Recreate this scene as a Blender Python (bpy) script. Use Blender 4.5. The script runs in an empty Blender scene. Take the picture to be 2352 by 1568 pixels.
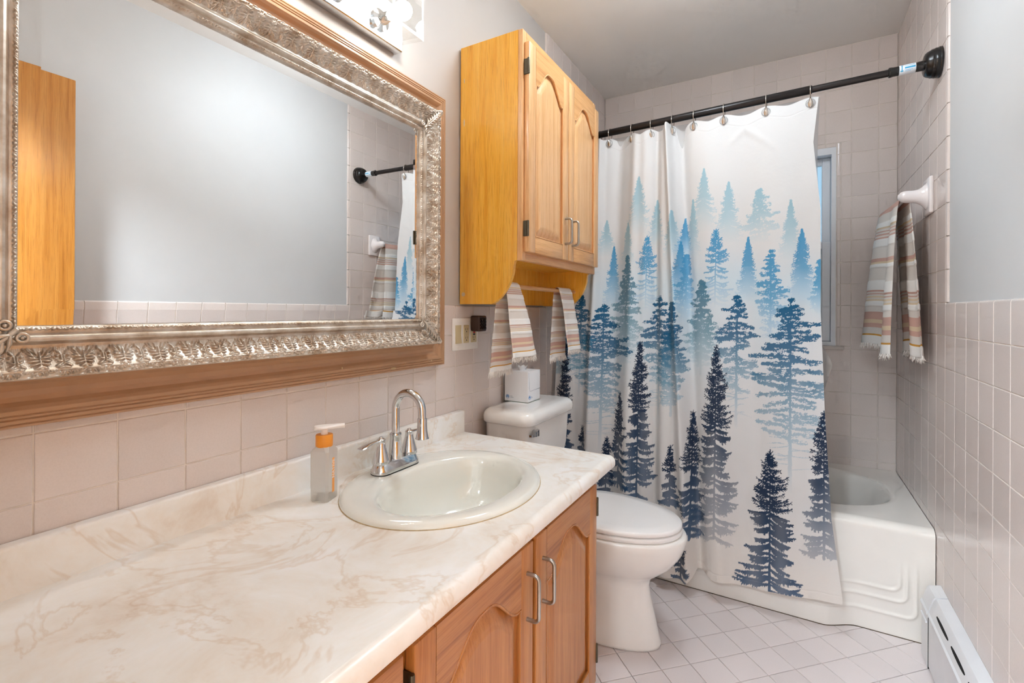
import bpy, bmesh, math, random
import numpy as np
from mathutils import Vector, Matrix

S = bpy.context.scene
COL = S.collection
PI = math.pi

# ------------------------------------------------------------------ camera
cam_d = bpy.data.cameras.new('camera')
cam = bpy.data.objects.new('camera', cam_d)
COL.objects.link(cam)
CR = Vector((0.864476, 0.50265, 0.004838)); CU = Vector((-0.004016, -0.002718, 0.999988)); CF = Vector((-0.502657, 0.864486, 0.000331))
cam.matrix_world = Matrix(((CR.x, CU.x, -CF.x, 1.027), (CR.y, CU.y, -CF.y, -0.0472), (CR.z, CU.z, -CF.z, 1.17), (0, 0, 0, 1)))
cam_d.sensor_width = 36.0
cam_d.lens = 16.843
cam_d.shift_y = -(784 - 713.37) / 2352
cam_d.clip_start = 0.01
S.camera = cam

# ------------------------------------------------------------------ world, exposure
world = bpy.data.worlds.new('sky'); S.world = world
world.use_nodes = True
wn = world.node_tree
bg = wn.nodes['Background']
bg.inputs['Color'].default_value = (0.42, 0.66, 0.86, 1)
bg.inputs['Strength'].default_value = 0.9
S.view_settings.view_transform = 'Standard'
S.view_settings.look = 'None'
S.view_settings.exposure = 0.60
S.view_settings.gamma = 1.0
S.view_settings.use_curve_mapping = False
S.cycles.use_denoising = True
S.cycles.max_bounces = 7
S.cycles.diffuse_bounces = 5
S.cycles.glossy_bounces = 4
S.cycles.transparent_max_bounces = 12
S.cycles.use_adaptive_sampling = True
S.cycles.adaptive_threshold = 0.1
S.cycles.adaptive_min_samples = 12
S.cycles.caustics_reflective = False
S.cycles.caustics_refractive = False
CEIL_STRENGTH = 22.0
BULB_STRENGTH = 66.0
HALL_FILL_STRENGTH = 20.0  # added fill light behind the camera
HALL_FILL_B_STRENGTH = 125.0  # second added fill light, left of the doorway

W, D, H, P = 1.471, 2.886, 2.52, 0.1095
YF = -0.12            # wall behind the camera

# ------------------------------------------------------------------ helpers
def lin(c):
    o = []
    for v in c:
        v = v / 255.0
        o.append(v / 12.92 if v <= 0.04045 else ((v + 0.055) / 1.055) ** 2.4)
    return tuple(o) + (1.0,)

ORG = {}
def _link(o, parent):
    COL.objects.link(o)
    if parent is not None:
        o.parent = parent
        ORG[o.name] = ORG.get(parent.name, (0, 0, 0))
    else:
        ORG[o.name] = (0, 0, 0)

def tag(o, label=None, cat=None, group=None, kind=None):
    if label: o['label'] = label
    if cat: o['category'] = cat
    if group: o['group'] = group
    if kind: o['kind'] = kind
    return o

def thing(name, label, cat, loc=(0, 0, 0), group=None):
    o = bpy.data.objects.new(name, None)
    o.empty_display_size = 0.05
    COL.objects.link(o); o.location = loc
    ORG[o.name] = tuple(loc)
    return tag(o, label, cat, group)

def mesh(name, vf, mat, smooth=None):
    v, f = vf
    m = bpy.data.meshes.new(name)
    m.from_pydata([tuple(map(float, p)) for p in v], [], [tuple(q) for q in f])
    bm = bmesh.new(); bm.from_mesh(m)
    bmesh.ops.recalc_face_normals(bm, faces=bm.faces)
    bm.to_mesh(m); bm.free()
    if smooth is not None:
        m.shade_smooth()
        if smooth < 170: m.set_sharp_from_angle(angle=math.radians(smooth))
    if mat is not None: m.materials.append(mat)
    return m

def part(name, vf, mat, parent=None, smooth=None, label=None):
    if parent is not None:
        ox, oy, oz = ORG.get(parent.name, (0, 0, 0))
        if (ox, oy, oz) != (0, 0, 0):
            vf = ([(p[0] - ox, p[1] - oy, p[2] - oz) for p in vf[0]], vf[1])
    o = bpy.data.objects.new(name, mesh(name, vf, mat, smooth))
    _link(o, parent)
    if label: o['label'] = label
    return o

def struct(name, vf, mat, smooth=None):
    return tag(part(name, vf, mat, None, smooth), kind='structure')

def merge(*vfs):
    V, F = [], []
    for v, f in vfs:
        n = len(V); V += list(v); F += [tuple(i + n for i in q) for q in f]
    return V, F

def box(x0, x1, y0, y1, z0, z1):
    return ([(x0, y0, z0), (x1, y0, z0), (x1, y1, z0), (x0, y1, z0), (x0, y0, z1), (x1, y0, z1), (x1, y1, z1), (x0, y1, z1)],
            [(0, 3, 2, 1), (4, 5, 6, 7), (0, 1, 5, 4), (1, 2, 6, 5), (2, 3, 7, 6), (3, 0, 4, 7)])

def bev(vf, r, seg=2, ang=25):
    m = bpy.data.meshes.new('tmp'); m.from_pydata(vf[0], [], vf[1])
    bm = bmesh.new(); bm.from_mesh(m); bpy.data.meshes.remove(m)
    bmesh.ops.recalc_face_normals(bm, faces=bm.faces)
    es = [e for e in bm.edges if len(e.link_faces) == 2 and e.calc_face_angle(0) > math.radians(ang)]
    bmesh.ops.bevel(bm, geom=es, offset=r, segments=seg, profile=0.5, affect='EDGES', clamp_overlap=True)
    bm.verts.index_update()
    v = [tuple(q.co) for q in bm.verts]; f = [tuple(q.index for q in g.verts) for g in bm.faces]
    bm.free()
    return v, f

def rbox(x0, x1, y0, y1, z0, z1, r=0.003, seg=2):
    return bev(box(x0, x1, y0, y1, z0, z1), r, seg)

def extrude(pts, axis, a, b):
    """pts: 2-D polygon; axis 'x': pts=(y,z); 'y': pts=(x,z); 'z': pts=(x,y)"""
    def mk(p, t):
        return (t, p[0], p[1]) if axis == 'x' else ((p[0], t, p[1]) if axis == 'y' else (p[0], p[1], t))
    n = len(pts)
    V = [mk(p, a) for p in pts] + [mk(p, b) for p in pts]
    F = [tuple(range(n))[::-1], tuple(range(n, 2 * n))]
    for i in range(n):
        j = (i + 1) % n
        F.append((i, j, j + n, i + n))
    return V, F

def loft(rings, cap0=True, cap1=True, closed=True):
    n = len(rings[0]); V = [tuple(p) for r in rings for p in r]; F = []
    for i in range(len(rings) - 1):
        for j in range(n if closed else n - 1):
            k = (j + 1) % n
            F.append((i * n + j, i * n + k, (i + 1) * n + k, (i + 1) * n + j))
    if cap0: F.append(tuple(range(n))[::-1])
    if cap1: F.append(tuple(range((len(rings) - 1) * n, len(rings) * n)))
    return V, F

def lathe(prof, c, axis='z', n=32, cap0=True, cap1=True):
    rings = []
    for r, h in prof:
        ring = []
        for i in range(n):
            a = 2 * PI * i / n; u, v = r * math.cos(a), r * math.sin(a)
            if axis == 'z': ring.append((c[0] + u, c[1] + v, c[2] + h))
            elif axis == 'x': ring.append((c[0] + h, c[1] + u, c[2] + v))
            else: ring.append((c[0] + u, c[1] + h, c[2] + v))
        rings.append(ring)
    return loft(rings, cap0, cap1)

def tube(path, r, n=12, caps=True):
    path = [Vector(p) for p in path]
    rr = r if hasattr(r, '__len__') else [r] * len(path)
    rings = []; up = None
    for i, p in enumerate(path):
        t = (path[min(i + 1, len(path) - 1)] - path[max(i - 1, 0)]).normalized()
        if up is None:
            up = Vector((0, 0, 1)) if abs(t.z) < 0.9 else Vector((1, 0, 0))
        s = t.cross(up).normalized(); up = s.cross(t).normalized()
        rings.append([tuple(p + rr[i] * (math.cos(2 * PI * k / n) * s + math.sin(2 * PI * k / n) * up)) for k in range(n)])
    return loft(rings, caps, caps)

def arc(c, r, a0, a1, n, f):
    return [f(c[0] + r * math.cos(a0 + (a1 - a0) * i / n), c[1] + r * math.sin(a0 + (a1 - a0) * i / n)) for i in range(n + 1)]

def sphere(c, r, n=20, m=12, sc=(1, 1, 1)):
    rings = []
    for i in range(1, m):
        a = PI * i / m
        rings.append([(c[0] + sc[0] * r * math.sin(a) * math.cos(2 * PI * k / n), c[1] + sc[1] * r * math.sin(a) * math.sin(2 * PI * k / n), c[2] + sc[2] * r * math.cos(a)) for k in range(n)])
    V, F = loft(rings, False, False)
    V = V + [(c[0], c[1], c[2] + sc[2] * r), (c[0], c[1], c[2] - sc[2] * r)]
    t, b = len(V) - 2, len(V) - 1
    L = (m - 2) * n
    for k in range(n):
        F.append((k, (k + 1) % n, t)); F.append((L + (k + 1) % n, L + k, b))
    return V, F

def torus(c, R, r, ax, n=28, m=8):
    ax = Vector(ax).normalized(); u = ax.orthogonal().normalized(); w = ax.cross(u)
    V, F = [], []
    for i in range(n):
        a = 2 * PI * i / n; d = math.cos(a) * u + math.sin(a) * w
        for j in range(m):
            b = 2 * PI * j / m
            V.append(tuple(Vector(c) + (R + r * math.cos(b)) * d + r * math.sin(b) * ax))
    for i in range(n):
        for j in range(m):
            F.append((i * m + j, ((i + 1) % n) * m + j, ((i + 1) % n) * m + (j + 1) % m, i * m + (j + 1) % m))
    return V, F

def sm(a, b, x):
    t = np.clip((x - a) / (b - a), 0, 1); return t * t * (3 - 2 * t)

def grid_mesh(name, X, Y, Z, mat, parent=None, smooth=True, attrs=None):
    """big regular grid mesh from 2-D arrays; attrs: {'name': (type, array)}"""
    n, m = X.shape
    me = bpy.data.meshes.new(name)
    me.vertices.add(n * m)
    ox, oy, oz = ORG.get(parent.name, (0, 0, 0)) if parent else (0, 0, 0)
    co = np.stack([X - ox, Y - oy, Z - oz], -1).astype(np.float32).reshape(-1)
    me.vertices.foreach_set('co', co)
    idx = np.arange(n * m).reshape(n, m)
    q = np.stack([idx[:-1, :-1], idx[:-1, 1:], idx[1:, 1:], idx[1:, :-1]], -1).reshape(-1).astype(np.int32)
    nf = (n - 1) * (m - 1)
    me.loops.add(nf * 4); me.polygons.add(nf)
    me.loops.foreach_set('vertex_index', q)
    me.polygons.foreach_set('loop_start', np.arange(0, nf * 4, 4, dtype=np.int32))
    me.update(calc_edges=True); me.validate()
    if smooth: me.shade_smooth()
    for k, (t, a) in (attrs or {}).items():
        at = me.attributes.new(k, t, 'POINT')
        at.data.foreach_set('color' if t == 'FLOAT_COLOR' else 'value', np.asarray(a, dtype=np.float32).reshape(-1))
    me.materials.append(mat)
    o = bpy.data.objects.new(name, me); _link(o, parent)
    return o

# ------------------------------------------------------------------ materials
class NT:
    def __init__(s, name):
        s.m = bpy.data.materials.new(name); s.m.use_nodes = True
        s.t = s.m.node_tree; s.b = s.t.nodes['Principled BSDF']; s.out = s.t.nodes['Material Output']
    def n(s, typ, **kw):
        o = s.t.nodes.new(typ)
        for k, v in kw.items():
            if k.startswith('_'): setattr(o, k[1:], v)
            else: o.inputs[k.replace('__', ' ')].default_value = v
        return o
    def l(s, a, b): s.t.links.new(a, b)
    def coord(s, kind='Object', scale=(1, 1, 1), rot=(0, 0, 0)):
        tc = s.n('ShaderNodeTexCoord'); mp = s.n('ShaderNodeMapping')
        mp.inputs['Scale'].default_value = scale; mp.inputs['Rotation'].default_value = rot
        s.l(tc.outputs[kind], mp.inputs['Vector']); return mp.outputs['Vector']
    def noise(s, vec, scale, detail=4, rough=0.55, dist=0.0):
        o = s.n('ShaderNodeTexNoise'); o.inputs['Scale'].default_value = scale; o.inputs['Detail'].default_value = detail
        o.inputs['Roughness'].default_value = rough; o.inputs['Distortion'].default_value = dist
        s.l(vec, o.inputs['Vector']); return o.outputs['Fac']
    def ramp(s, fac, stops, interp='LINEAR'):
        o = s.n('ShaderNodeValToRGB'); o.color_ramp.interpolation = interp
        e = o.color_ramp.elements
        while len(e) < len(stops): e.new(0.5)
        for i, (p, c) in enumerate(stops): e[i].position = p; e[i].color = c
        s.l(fac, o.inputs['Fac']); return o.outputs['Color']
    def mix(s, fac, a, b, mode='MIX'):
        o = s.n('ShaderNodeMix', _data_type='RGBA', _blend_type=mode)
        for sock, v in ((o.inputs[0], fac), (o.inputs[6], a), (o.inputs[7], b)):
            if hasattr(v, 'is_output') or isinstance(v, bpy.types.NodeSocket): s.l(v, sock)
            else: sock.default_value = v
        return o.outputs[2]
    def bump(s, h, strength=0.2, dist=0.001):
        o = s.n('ShaderNodeBump'); o.inputs['Strength'].default_value = strength; o.inputs['Distance'].default_value = dist
        s.l(h, o.inputs['Height']); s.l(o.outputs['Normal'], s.b.inputs['Normal'])
    def set(s, **kw):
        for k, v in kw.items():
            k = k.replace('__', ' ')
            if isinstance(v, bpy.types.NodeSocket): s.l(v, s.b.inputs[k])
            else: s.b.inputs[k].default_value = v
        return s

def plain(name, c, rough=0.5, metal=0.0, var=0.06, scale=8.0, coat=0.0, bump=0.0, bscale=120.0, spec=0.5, world_pos=False):
    t = NT(name); v = t.coord('Object')
    c = lin(c); d = tuple(x * (1 - var) for x in c[:3]) + (1,); e = tuple(min(1, x * (1 + var)) for x in c[:3]) + (1,)
    col = t.ramp(t.noise(v, scale, 5), [(0.3, d), (0.7, e)])
    t.set(Base__Color=col, Roughness=rough, Metallic=metal, Coat__Weight=coat)
    t.b.inputs['Specular IOR Level'].default_value = spec
    if bump: t.bump(t.noise(v, bscale, 3), bump, 0.0006)
    return t.m

def oak(name, light, mid, dark, axis='z', rough=0.32):
    """grain runs along axis (object space)"""
    t = NT(name)
    sc = {'z': (1, 1, 0.035), 'y': (1, 0.035, 1), 'x': (0.035, 1, 1)}[axis]
    v = t.coord('Object', sc)
    n1 = t.noise(v, 55, 5, 0.6, 0.35)
    n2 = t.noise(v, 330, 3, 0.7)
    base = t.ramp(n1, [(0.28, lin(dark)), (0.45, lin(mid)), (0.68, lin(light))])
    pore = t.ramp(n2, [(0.36, (0.66, 0.58, 0.5, 1)), (0.50, (1, 1, 1, 1))])
    col = t.mix(0.5, base, pore, 'MULTIPLY')
    t.set(Base__Color=col, Roughness=rough, Coat__Weight=0.25, Coat__Roughness=0.22)
    t.bump(n2, 0.12, 0.0008)
    return t.m

def tile_mat(name, c, rough=0.16):
    t = NT(name)
    oi = t.n('ShaderNodeObjectInfo')
    c = lin(c)
    a = tuple(x * 0.955 for x in c[:3]) + (1,); b = tuple(min(1, x * 1.035) for x in c[:3]) + (1,)
    col = t.ramp(oi.outputs['Random'], [(0, a), (1, b)])
    v = t.coord('Object')
    spk = t.ramp(t.noise(v, 420, 2), [(0.35, (0.965, 0.96, 0.955, 1)), (0.6, (1, 1, 1, 1))])
    t.set(Base__Color=t.mix(1.0, col, spk, 'MULTIPLY'), Roughness=rough)
    t.b.inputs['Specular IOR Level'].default_value = 0.45
    t.bump(t.noise(v, 30, 2), 0.08, 0.0015)
    return t.m

M = {}
M['paint'] = plain('wall_paint', (192, 187, 183), 0.55, var=0.02, scale=3, bump=0.12, bscale=260)
M['paint_right'] = plain('wall_paint_cool', (208, 208, 208), 0.5, var=0.02, scale=3, bump=0.12, bscale=260)
M['ceiling'] = plain('ceiling_paint', (236, 232, 228), 0.7, var=0.02, scale=3, bump=0.2, bscale=220)
M['grout'] = plain('grout', (226, 216, 206), 0.85, var=0.12, scale=25)
M['grout_floor'] = plain('floor_grout', (158, 142, 126), 0.85, var=0.2, scale=18)
M['tile'] = tile_mat('wall_tile_glaze', (222, 210, 204), 0.18)
M['tile_floor'] = tile_mat('floor_tile_glaze', (228, 218, 217), 0.3)
M['tub'] = plain('tub_enamel', (240, 235, 228), 0.16, var=0.025, scale=6, coat=0.3)
M['china'] = plain('toilet_china', (241, 238, 234), 0.1, var=0.02, scale=5, coat=0.4)
M['seat'] = plain('seat_plastic', (242, 240, 239), 0.2, var=0.015, scale=5)
M['sink'] = plain('sink_china', (238, 238, 231), 0.09, var=0.02, scale=6, coat=0.5)
M['chrome'] = plain('chrome', (215, 215, 216), 0.07, 1.0, var=0.02)
M['nickel'] = plain('brushed_nickel', (176, 172, 166), 0.32, 1.0, var=0.05, scale=60)
M['black_metal'] = plain('dark_bronze_tube', (42, 37, 36), 0.3, 0.5, var=0.12, scale=30)
M['black_plastic'] = plain('black_plastic', (26, 23, 22), 0.22, 0.0, var=0.1)
M['dark_void'] = plain('dark_gap', (14, 13, 12), 0.9, var=0.1)
M['hinge'] = plain('aged_hinge', (96, 88, 74), 0.4, 0.8, var=0.2, scale=40)
M['white_metal'] = plain('painted_heater', (226, 226, 228), 0.35, var=0.03, scale=9, bump=0.1, bscale=90)
M['vinyl'] = plain('window_vinyl', (226, 228, 232), 0.35, var=0.02)
M['sill'] = plain('cultured_sill', (206, 196, 190), 0.3, var=0.05, scale=14)
M['plate'] = plain('plate_plastic', (244, 241, 236), 0.35, var=0.02)
M['almond'] = plain('almond_plastic', (214, 198, 158), 0.35, var=0.03)
M['brown_plastic'] = plain('brown_plastic', (62, 40, 32), 0.45, var=0.12, scale=30)
M['red'] = plain('red_button', (196, 40, 34), 0.4); M['black'] = plain('black_button', (24, 24, 26), 0.4)
M['card'] = plain('white_card', (232, 232, 234), 0.6, var=0.015)
M['blue_ink'] = plain('blue_ink', (96, 142, 192), 0.6); M['grey_ink'] = plain('grey_ink', (150, 156, 172), 0.6); M['green_card'] = plain('green_card', (70, 104, 66), 0.6)
M['tissue'] = plain('tissue_paper', (240, 240, 240), 0.9, var=0.01)
M['frame_brown'] = plain('tan_painted_moulding', (180, 140, 107), 0.34, var=0.05, scale=10, bump=0.06)
M['orange_cap'] = plain('orange_cap', (240, 152, 46), 0.4, var=0.03)
M['orange_ink'] = plain('orange_ink', (246, 168, 84), 0.5, var=0.03)
M['pump'] = plain('pump_plastic', (244, 238, 234), 0.3, var=0.01)
M['ceramic_white'] = plain('towel_bar_ceramic', (238, 232, 232), 0.12, var=0.015, coat=0.3)
M['grommet'] = plain('grommet_metal', (206, 196, 186), 0.18, 0.9, var=0.08)
M['fringe'] = plain('cotton_fringe', (232, 225, 218), 0.95, var=0.05, scale=60)
M['label_white'] = plain('label_white', (232, 238, 244), 0.4); M['label_blue'] = plain('label_blue', (60, 164, 212), 0.4)
M['chip'] = plain('chipped_wood', (206, 180, 140), 0.8, var=0.15, scale=50)
M['seam'] = plain('grimy_caulk', (96, 80, 64), 0.9, var=0.3, scale=40)
M['caulk'] = plain('stained_caulk', (190, 168, 132), 0.7, var=0.25, scale=60)

M['oak_side'] = oak('oak_golden_ply', (246, 190, 84), (240, 176, 64), (226, 154, 46), 'z', 0.24)
M['oak_v'] = oak('oak_door_vertical', (232, 186, 136), (224, 172, 118), (206, 146, 90), 'z')
M['oak_h'] = oak('oak_door_horizontal', (228, 176, 120), (216, 160, 102), (196, 134, 78), 'y')
M['oak_v2'] = oak('oak_vanity_vertical', (204, 142, 82), (188, 124, 64), (164, 98, 42), 'z')
M['oak_h2'] = oak('oak_vanity_horizontal', (198, 138, 80), (182, 120, 64), (154, 92, 42), 'y')
M['oak_frame'] = oak('oak_face_frame', (196, 138, 78), (178, 118, 58), (150, 88, 38), 'z')
M['door_wood'] = oak('flush_door_veneer', (206, 144, 68), (194, 128, 52), (172, 106, 36), 'z', 0.3)

def laminate():
    t = NT('marbled_laminate'); v = t.coord('Object', (1, 1, 1))
    n1 = t.noise(v, 6, 9, 0.66, 0.5); n2 = t.noise(v, 4, 5, 0.6, 1.0)
    a = t.ramp(n1, [(0.30, lin((228, 213, 198))), (0.42, lin((240, 233, 224))), (0.53, lin((244, 241, 236))), (0.66, lin((248, 247, 246)))])
    vein = t.ramp(n2, [(0.47, (1, 1, 1, 1)), (0.498, lin((240, 228, 216))), (0.52, (1, 1, 1, 1))])
    t.set(Base__Color=t.mix(0.7, a, vein, 'MULTIPLY'), Roughness=0.3)
    return t.m
M['laminate'] = laminate()

def silver():
    t = NT('antiqued_silver_leaf'); v = t.coord('Object')
    col = t.ramp(t.noise(v, 26, 5, 0.6), [(0.3, lin((172, 150, 128))), (0.52, lin((208, 196, 182))), (0.75, lin((232, 226, 218)))])
    t.set(Base__Color=col, Roughness=0.34, Metallic=0.66)
    t.bump(t.noise(v, 500, 2), 0.1, 0.0005)
    return t.m
M['silver'] = silver()

def mirror_mat():
    t = NT('mirror_silvering'); v = t.coord('Object')
    t.set(Base__Color=t.ramp(t.noise(v, 3), [(0.3, (0.93, 0.93, 0.92, 1)), (0.7, (0.95, 0.95, 0.945, 1))]), Metallic=1.0, Roughness=0.008)
    return t.m
M['mirror'] = mirror_mat()

def thin_glass(name, tint=(0.97, 0.98, 0.98, 1), gloss=0.12, white=0.06, rough=0.03, bump=0.4, bs=40):
    t = NT(name); v = t.coord('Object')
    tr = t.n('ShaderNodeBsdfTransparent'); tr.inputs['Color'].default_value = tint
    gl = t.n('ShaderNodeBsdfGlossy'); gl.inputs['Roughness'].default_value = rough
    df = t.n('ShaderNodeBsdfTranslucent'); df.inputs['Color'].default_value = (0.95, 0.95, 0.94, 1)
    bp = t.n('ShaderNodeBump'); bp.inputs['Strength'].default_value = bump; bp.inputs['Distance'].default_value = 0.002
    t.l(t.noise(v, bs, 3), bp.inputs['Height']); t.l(bp.outputs['Normal'], gl.inputs['Normal'])
    m1 = t.n('ShaderNodeMixShader'); m1.inputs[0].default_value = gloss
    t.l(tr.outputs[0], m1.inputs[1]); t.l(gl.outputs[0], m1.inputs[2])
    m2 = t.n('ShaderNodeMixShader'); m2.inputs[0].default_value = white
    t.l(m1.outputs[0], m2.inputs[1]); t.l(df.outputs[0], m2.inputs[2])
    t.l(m2.outputs[0], t.out.inputs['Surface'])
    return t.m
M['cube_glass'] = thin_glass('cube_shade_glass', gloss=0.10, white=0.004)
M['pane_clear'] = thin_glass('window_pane', (0.9, 0.95, 0.97, 1), 0.1, 0.25, 0.1)
M['screen'] = thin_glass('insect_screen', (0.22, 0.22, 0.22, 1), 0.02, 0.1, 0.6)
M['liner'] = thin_glass('clear_liner', (0.95, 0.95, 0.96, 1), 0.12, 0.42, 0.2, 0.5, 14)
M['bottle'] = thin_glass('frosted_bottle', (0.93, 0.92, 0.90, 1), 0.12, 0.5, 0.25, 0.1, 30)

def emit(name, c, s):
    t = NT(name); e = t.n('ShaderNodeEmission'); e.inputs['Color'].default_value = c; e.inputs['Strength'].default_value = s
    t.l(e.outputs[0], t.out.inputs['Surface']); return t.m
M['bulb'] = emit('lit_bulb', (1.0, 0.945, 0.87, 1), BULB_STRENGTH)
M['ceil_lamp'] = emit('lit_diffuser', (0.79, 0.91, 1.0, 1), CEIL_STRENGTH)
M['hall_lamp'] = emit('lit_hall_diffuser', (0.79, 0.91, 1.0, 1), HALL_FILL_STRENGTH)  # glow of the added hall fill light
M['hall_fill_b'] = emit('hall_fill_glow_b', (0.79, 0.91, 1.0, 1), HALL_FILL_B_STRENGTH)  # glow of the second added hall fill light
M['bulb_off'] = plain('unlit_bulb', (214, 214, 212), 0.1, var=0.01)

# ------------------------------------------------------------------ tiles
TM = {}
TH = 0.0062          # tile thickness over the wall face
def tile_mesh(w, h, ax, top_round=False, side_round=0, mat='tile'):
    k = (round(w, 4), round(h, 4), ax, top_round, side_round, mat)
    if k in TM: return TM[k]
    g = 0.0011; bz = 0.0014
    def pt(u, v, d):
        if ax == 'L': return (d, u, v)
        if ax == 'R': return (-d, u, v)
        if ax == 'B': return (u, -d, v)
    w2, h2 = w / 2 - g, h / 2 - g
    def ring(iu0, iu1, iv0, iv1, d):
        return [pt(-w2 + iu0, -h2 + iv0, d), pt(w2 - iu1, -h2 + iv0, d), pt(w2 - iu1, h2 - iv1, d), pt(-w2 + iu0, h2 - iv1, d)]
    rings = [ring(0, 0, 0, 0, 0.0)]
    t = 0.0065 if top_round else 0.0
    l = 0.0065 if side_round < 0 else 0.0
    r = 0.0065 if side_round > 0 else 0.0
    for q, dd in ((0.0, 0.25), (0.35, 0.75), (1.0, 1.0)):
        b = bz * q
        rings.append(ring(max(b, l * q), max(b, r * q), b, max(b, t * q), TH * (dd if (t or l or r) else (0.8 if q == 0 else (0.93 if q < 1 else 1)))))
    vf = loft(rings, False, True)
    TM[k] = mesh('wall_tile', vf, M[mat], 50 if (t or l or r) else None)
    return TM[k]

def put_tile(parent, a0, a1, z0, z1, ax, base, **kw):
    if a1 - a0 < 0.006 or z1 - z0 < 0.006: return
    m = tile_mesh(a1 - a0, z1 - z0, ax, **kw)
    o = bpy.data.objects.new('wall_tile', m); COL.objects.link(o); o.parent = parent
    a, z = (a0 + a1) / 2, (z0 + z1) / 2
    o.location = (base, a, z) if ax in 'LR' else (a, base, z)

def cells(lo, hi, phase):
    k = math.floor((lo - phase) / P); out = []
    x = phase + k * P
    while x < hi - 1e-6:
        a, b = max(lo, x), min(hi, x + P)
        if b - a > 0.004: out.append((a, b))
        x += P
    return out

G = 0.0012            # grout bed depth below the tile face base
# left wall ---------------------------------------------------------------
XL = -TH
wall_left = struct('wall_left', box(-0.12, XL, YF, D + 0.1, -0.05, H + 0.05), M['paint'])
TL = 1.19
part('grout_bed', merge(box(XL, XL + 0.0045, YF, 2.053, 0.0, TL - 0.006), box(XL, XL + 0.0045, 2.053, D, 0.36, H)), M['grout'], wall_left)
for y0, y1 in cells(-0.1, 2.053, 0.2261):
    rows = cells(0.78 if y1 < 1.33 else 0.0, TL, 0.974)
    for z0, z1 in rows:
        put_tile(wall_left, y0, y1, z0, z1, 'L', XL, top_round=(z1 > TL - 0.02))
for z0, z1 in cells(0.40, H, 0.9856):
    put_tile(wall_left, 2.035, 2.056, z0, z1, 'L', XL, side_round=-1) if z0 > TL - 0.02 else None
    for y0, y1 in cells(2.056, D, 0.2261 + 0.03):
        put_tile(wall_left, y0, y1, z0, z1, 'L', XL)
# right wall --------------------------------------------------------------
XR = W + TH
wall_right = struct('wall_right', box(XR, W + 0.12, YF, D + 0.1, -0.05, H + 0.05), M['paint_right'])
TR = 1.2045
part('grout_bed', merge(box(XR - 0.0045, XR, 0.4, 2.05, 0.0, TR - 0.006), box(XR - 0.0045, XR, 2.05, D, 0.0, H)), M['grout'], wall_right)
for y0, y1 in cells(0.45, 2.0513, 2.1608):
    for z0, z1 in cells(0.219, TR, 1.095):
        put_tile(wall_right, y0, y1, z0, z1, 'R', XR, top_round=(z1 > TR - 0.02 and y0 < 2.0))
for z0, z1 in cells(0.219, H, 1.095):
    if z0 > TR - 0.02:
        put_tile(wall_right, 2.031, 2.0513, z0, z1, 'R', XR, side_round=-1)
    for y0, y1 in cells(2.0513, D, 2.1608):
        if z1 < 0.42 and y0 > 2.12: continue
        put_tile(wall_right, y0, y1, z0, z1, 'R', XR)
# back wall with window opening ---------------------------------------------
WX0, WX1, WZ0, WZ1 = 0.45, 1.225, 1.0, 2.012
YB = D + TH
wall_back = struct('wall_back', merge(box(-0.12, WX0, YB, D + 0.14, -0.05, H + 0.05), box(WX1, W + 0.12, YB, D + 0.14, -0.05, H + 0.05),
                                      box(WX0, WX1, YB, D + 0.14, -0.05, WZ0), box(WX0, WX1, YB, D + 0.14, WZ1, H + 0.05)), M['paint'])
part('grout_bed', merge(box(0, WX0, YB - 0.0045, YB, 0.36, H), box(WX1, W, YB - 0.0045, YB, 0.36, H),
                        box(WX0, WX1, YB - 0.0045, YB, 0.36, WZ0), box(WX0, WX1, YB - 0.0045, YB, WZ1, H)), M['grout'], wall_back)
hx0, hx1, hz1 = WX0 - 0.02, WX1 + 0.02, WZ1 + 0.02
for z0, z1 in cells(0.40, H, 1.0951):
    for x0, x1 in cells(0.0, W, 0.084):
        if z1 <= WZ0 + 1e-4 or z0 >= hz1 - 1e-4 or x1 <= hx0 or x0 >= hx1:
            put_tile(wall_back, x0, x1, z0, z1, 'B', YB); continue
        pieces = []
        if z0 < WZ0: pieces.append((x0, x1, z0, WZ0))
        if z1 > hz1: pieces.append((x0, x1, hz1, z1))
        a, b = max(z0, WZ0), min(z1, hz1)
        if x0 < hx0: pieces.append((x0, hx0, a, b))
        if x1 > hx1: pieces.append((hx1, x1, a, b))
        for q in pieces: put_tile(wall_back, *q, 'B', YB)
    a, b = max(z0, WZ0), min(z1, hz1)
    if b - a > 0.01:
        put_tile(wall_back, WX1, hx1, a, b, 'B', YB, side_round=-1)
        put_tile(wall_back, hx0, WX0, a, b, 'B', YB, side_round=1)
for x0, x1 in cells(WX0, WX1, 0.084):
    put_tile(wall_back, x0, x1, WZ1, hz1, 'B', YB)
# wall behind the camera with the doorway, hall beyond -----------------------
DX0, DX1, DZ = 0.66, 1.44, 2.06
wall_front = struct('wall_front', merge(box(-0.12, DX0, YF - 0.11, YF, -0.05, H + 0.05), box(DX1, W + 0.12, YF - 0.11, YF, -0.05, H + 0.05),
                                        box(DX0, DX1, YF - 0.11, YF, DZ, H + 0.05)), M['paint'])
struct('wall_hall', merge(box(-0.6, 2.2, -3.1, -3.0, -0.05, H + 0.05), box(-0.7, -0.6, -3.1, YF - 0.11, -0.05, H + 0.05), box(2.2, 2.3, -3.1, YF - 0.11, -0.05, H + 0.05),
                          box(-0.6, -0.12, YF - 0.11, YF, -0.05, H + 0.05), box(W + 0.12, 2.2, YF - 0.11, YF, -0.05, H + 0.05)), M['paint'])
struct('trim_1', merge(box(DX0 - 0.06, DX0, YF, YF + 0.012, 0.0, DZ + 0.06), box(DX0, DX1, YF, YF + 0.012, DZ, DZ + 0.06)), M['vinyl'])
ceiling = struct('ceiling', box(-0.7, 2.3, -3.1, D + 0.14, H, H + 0.06), M['ceiling'])
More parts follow.
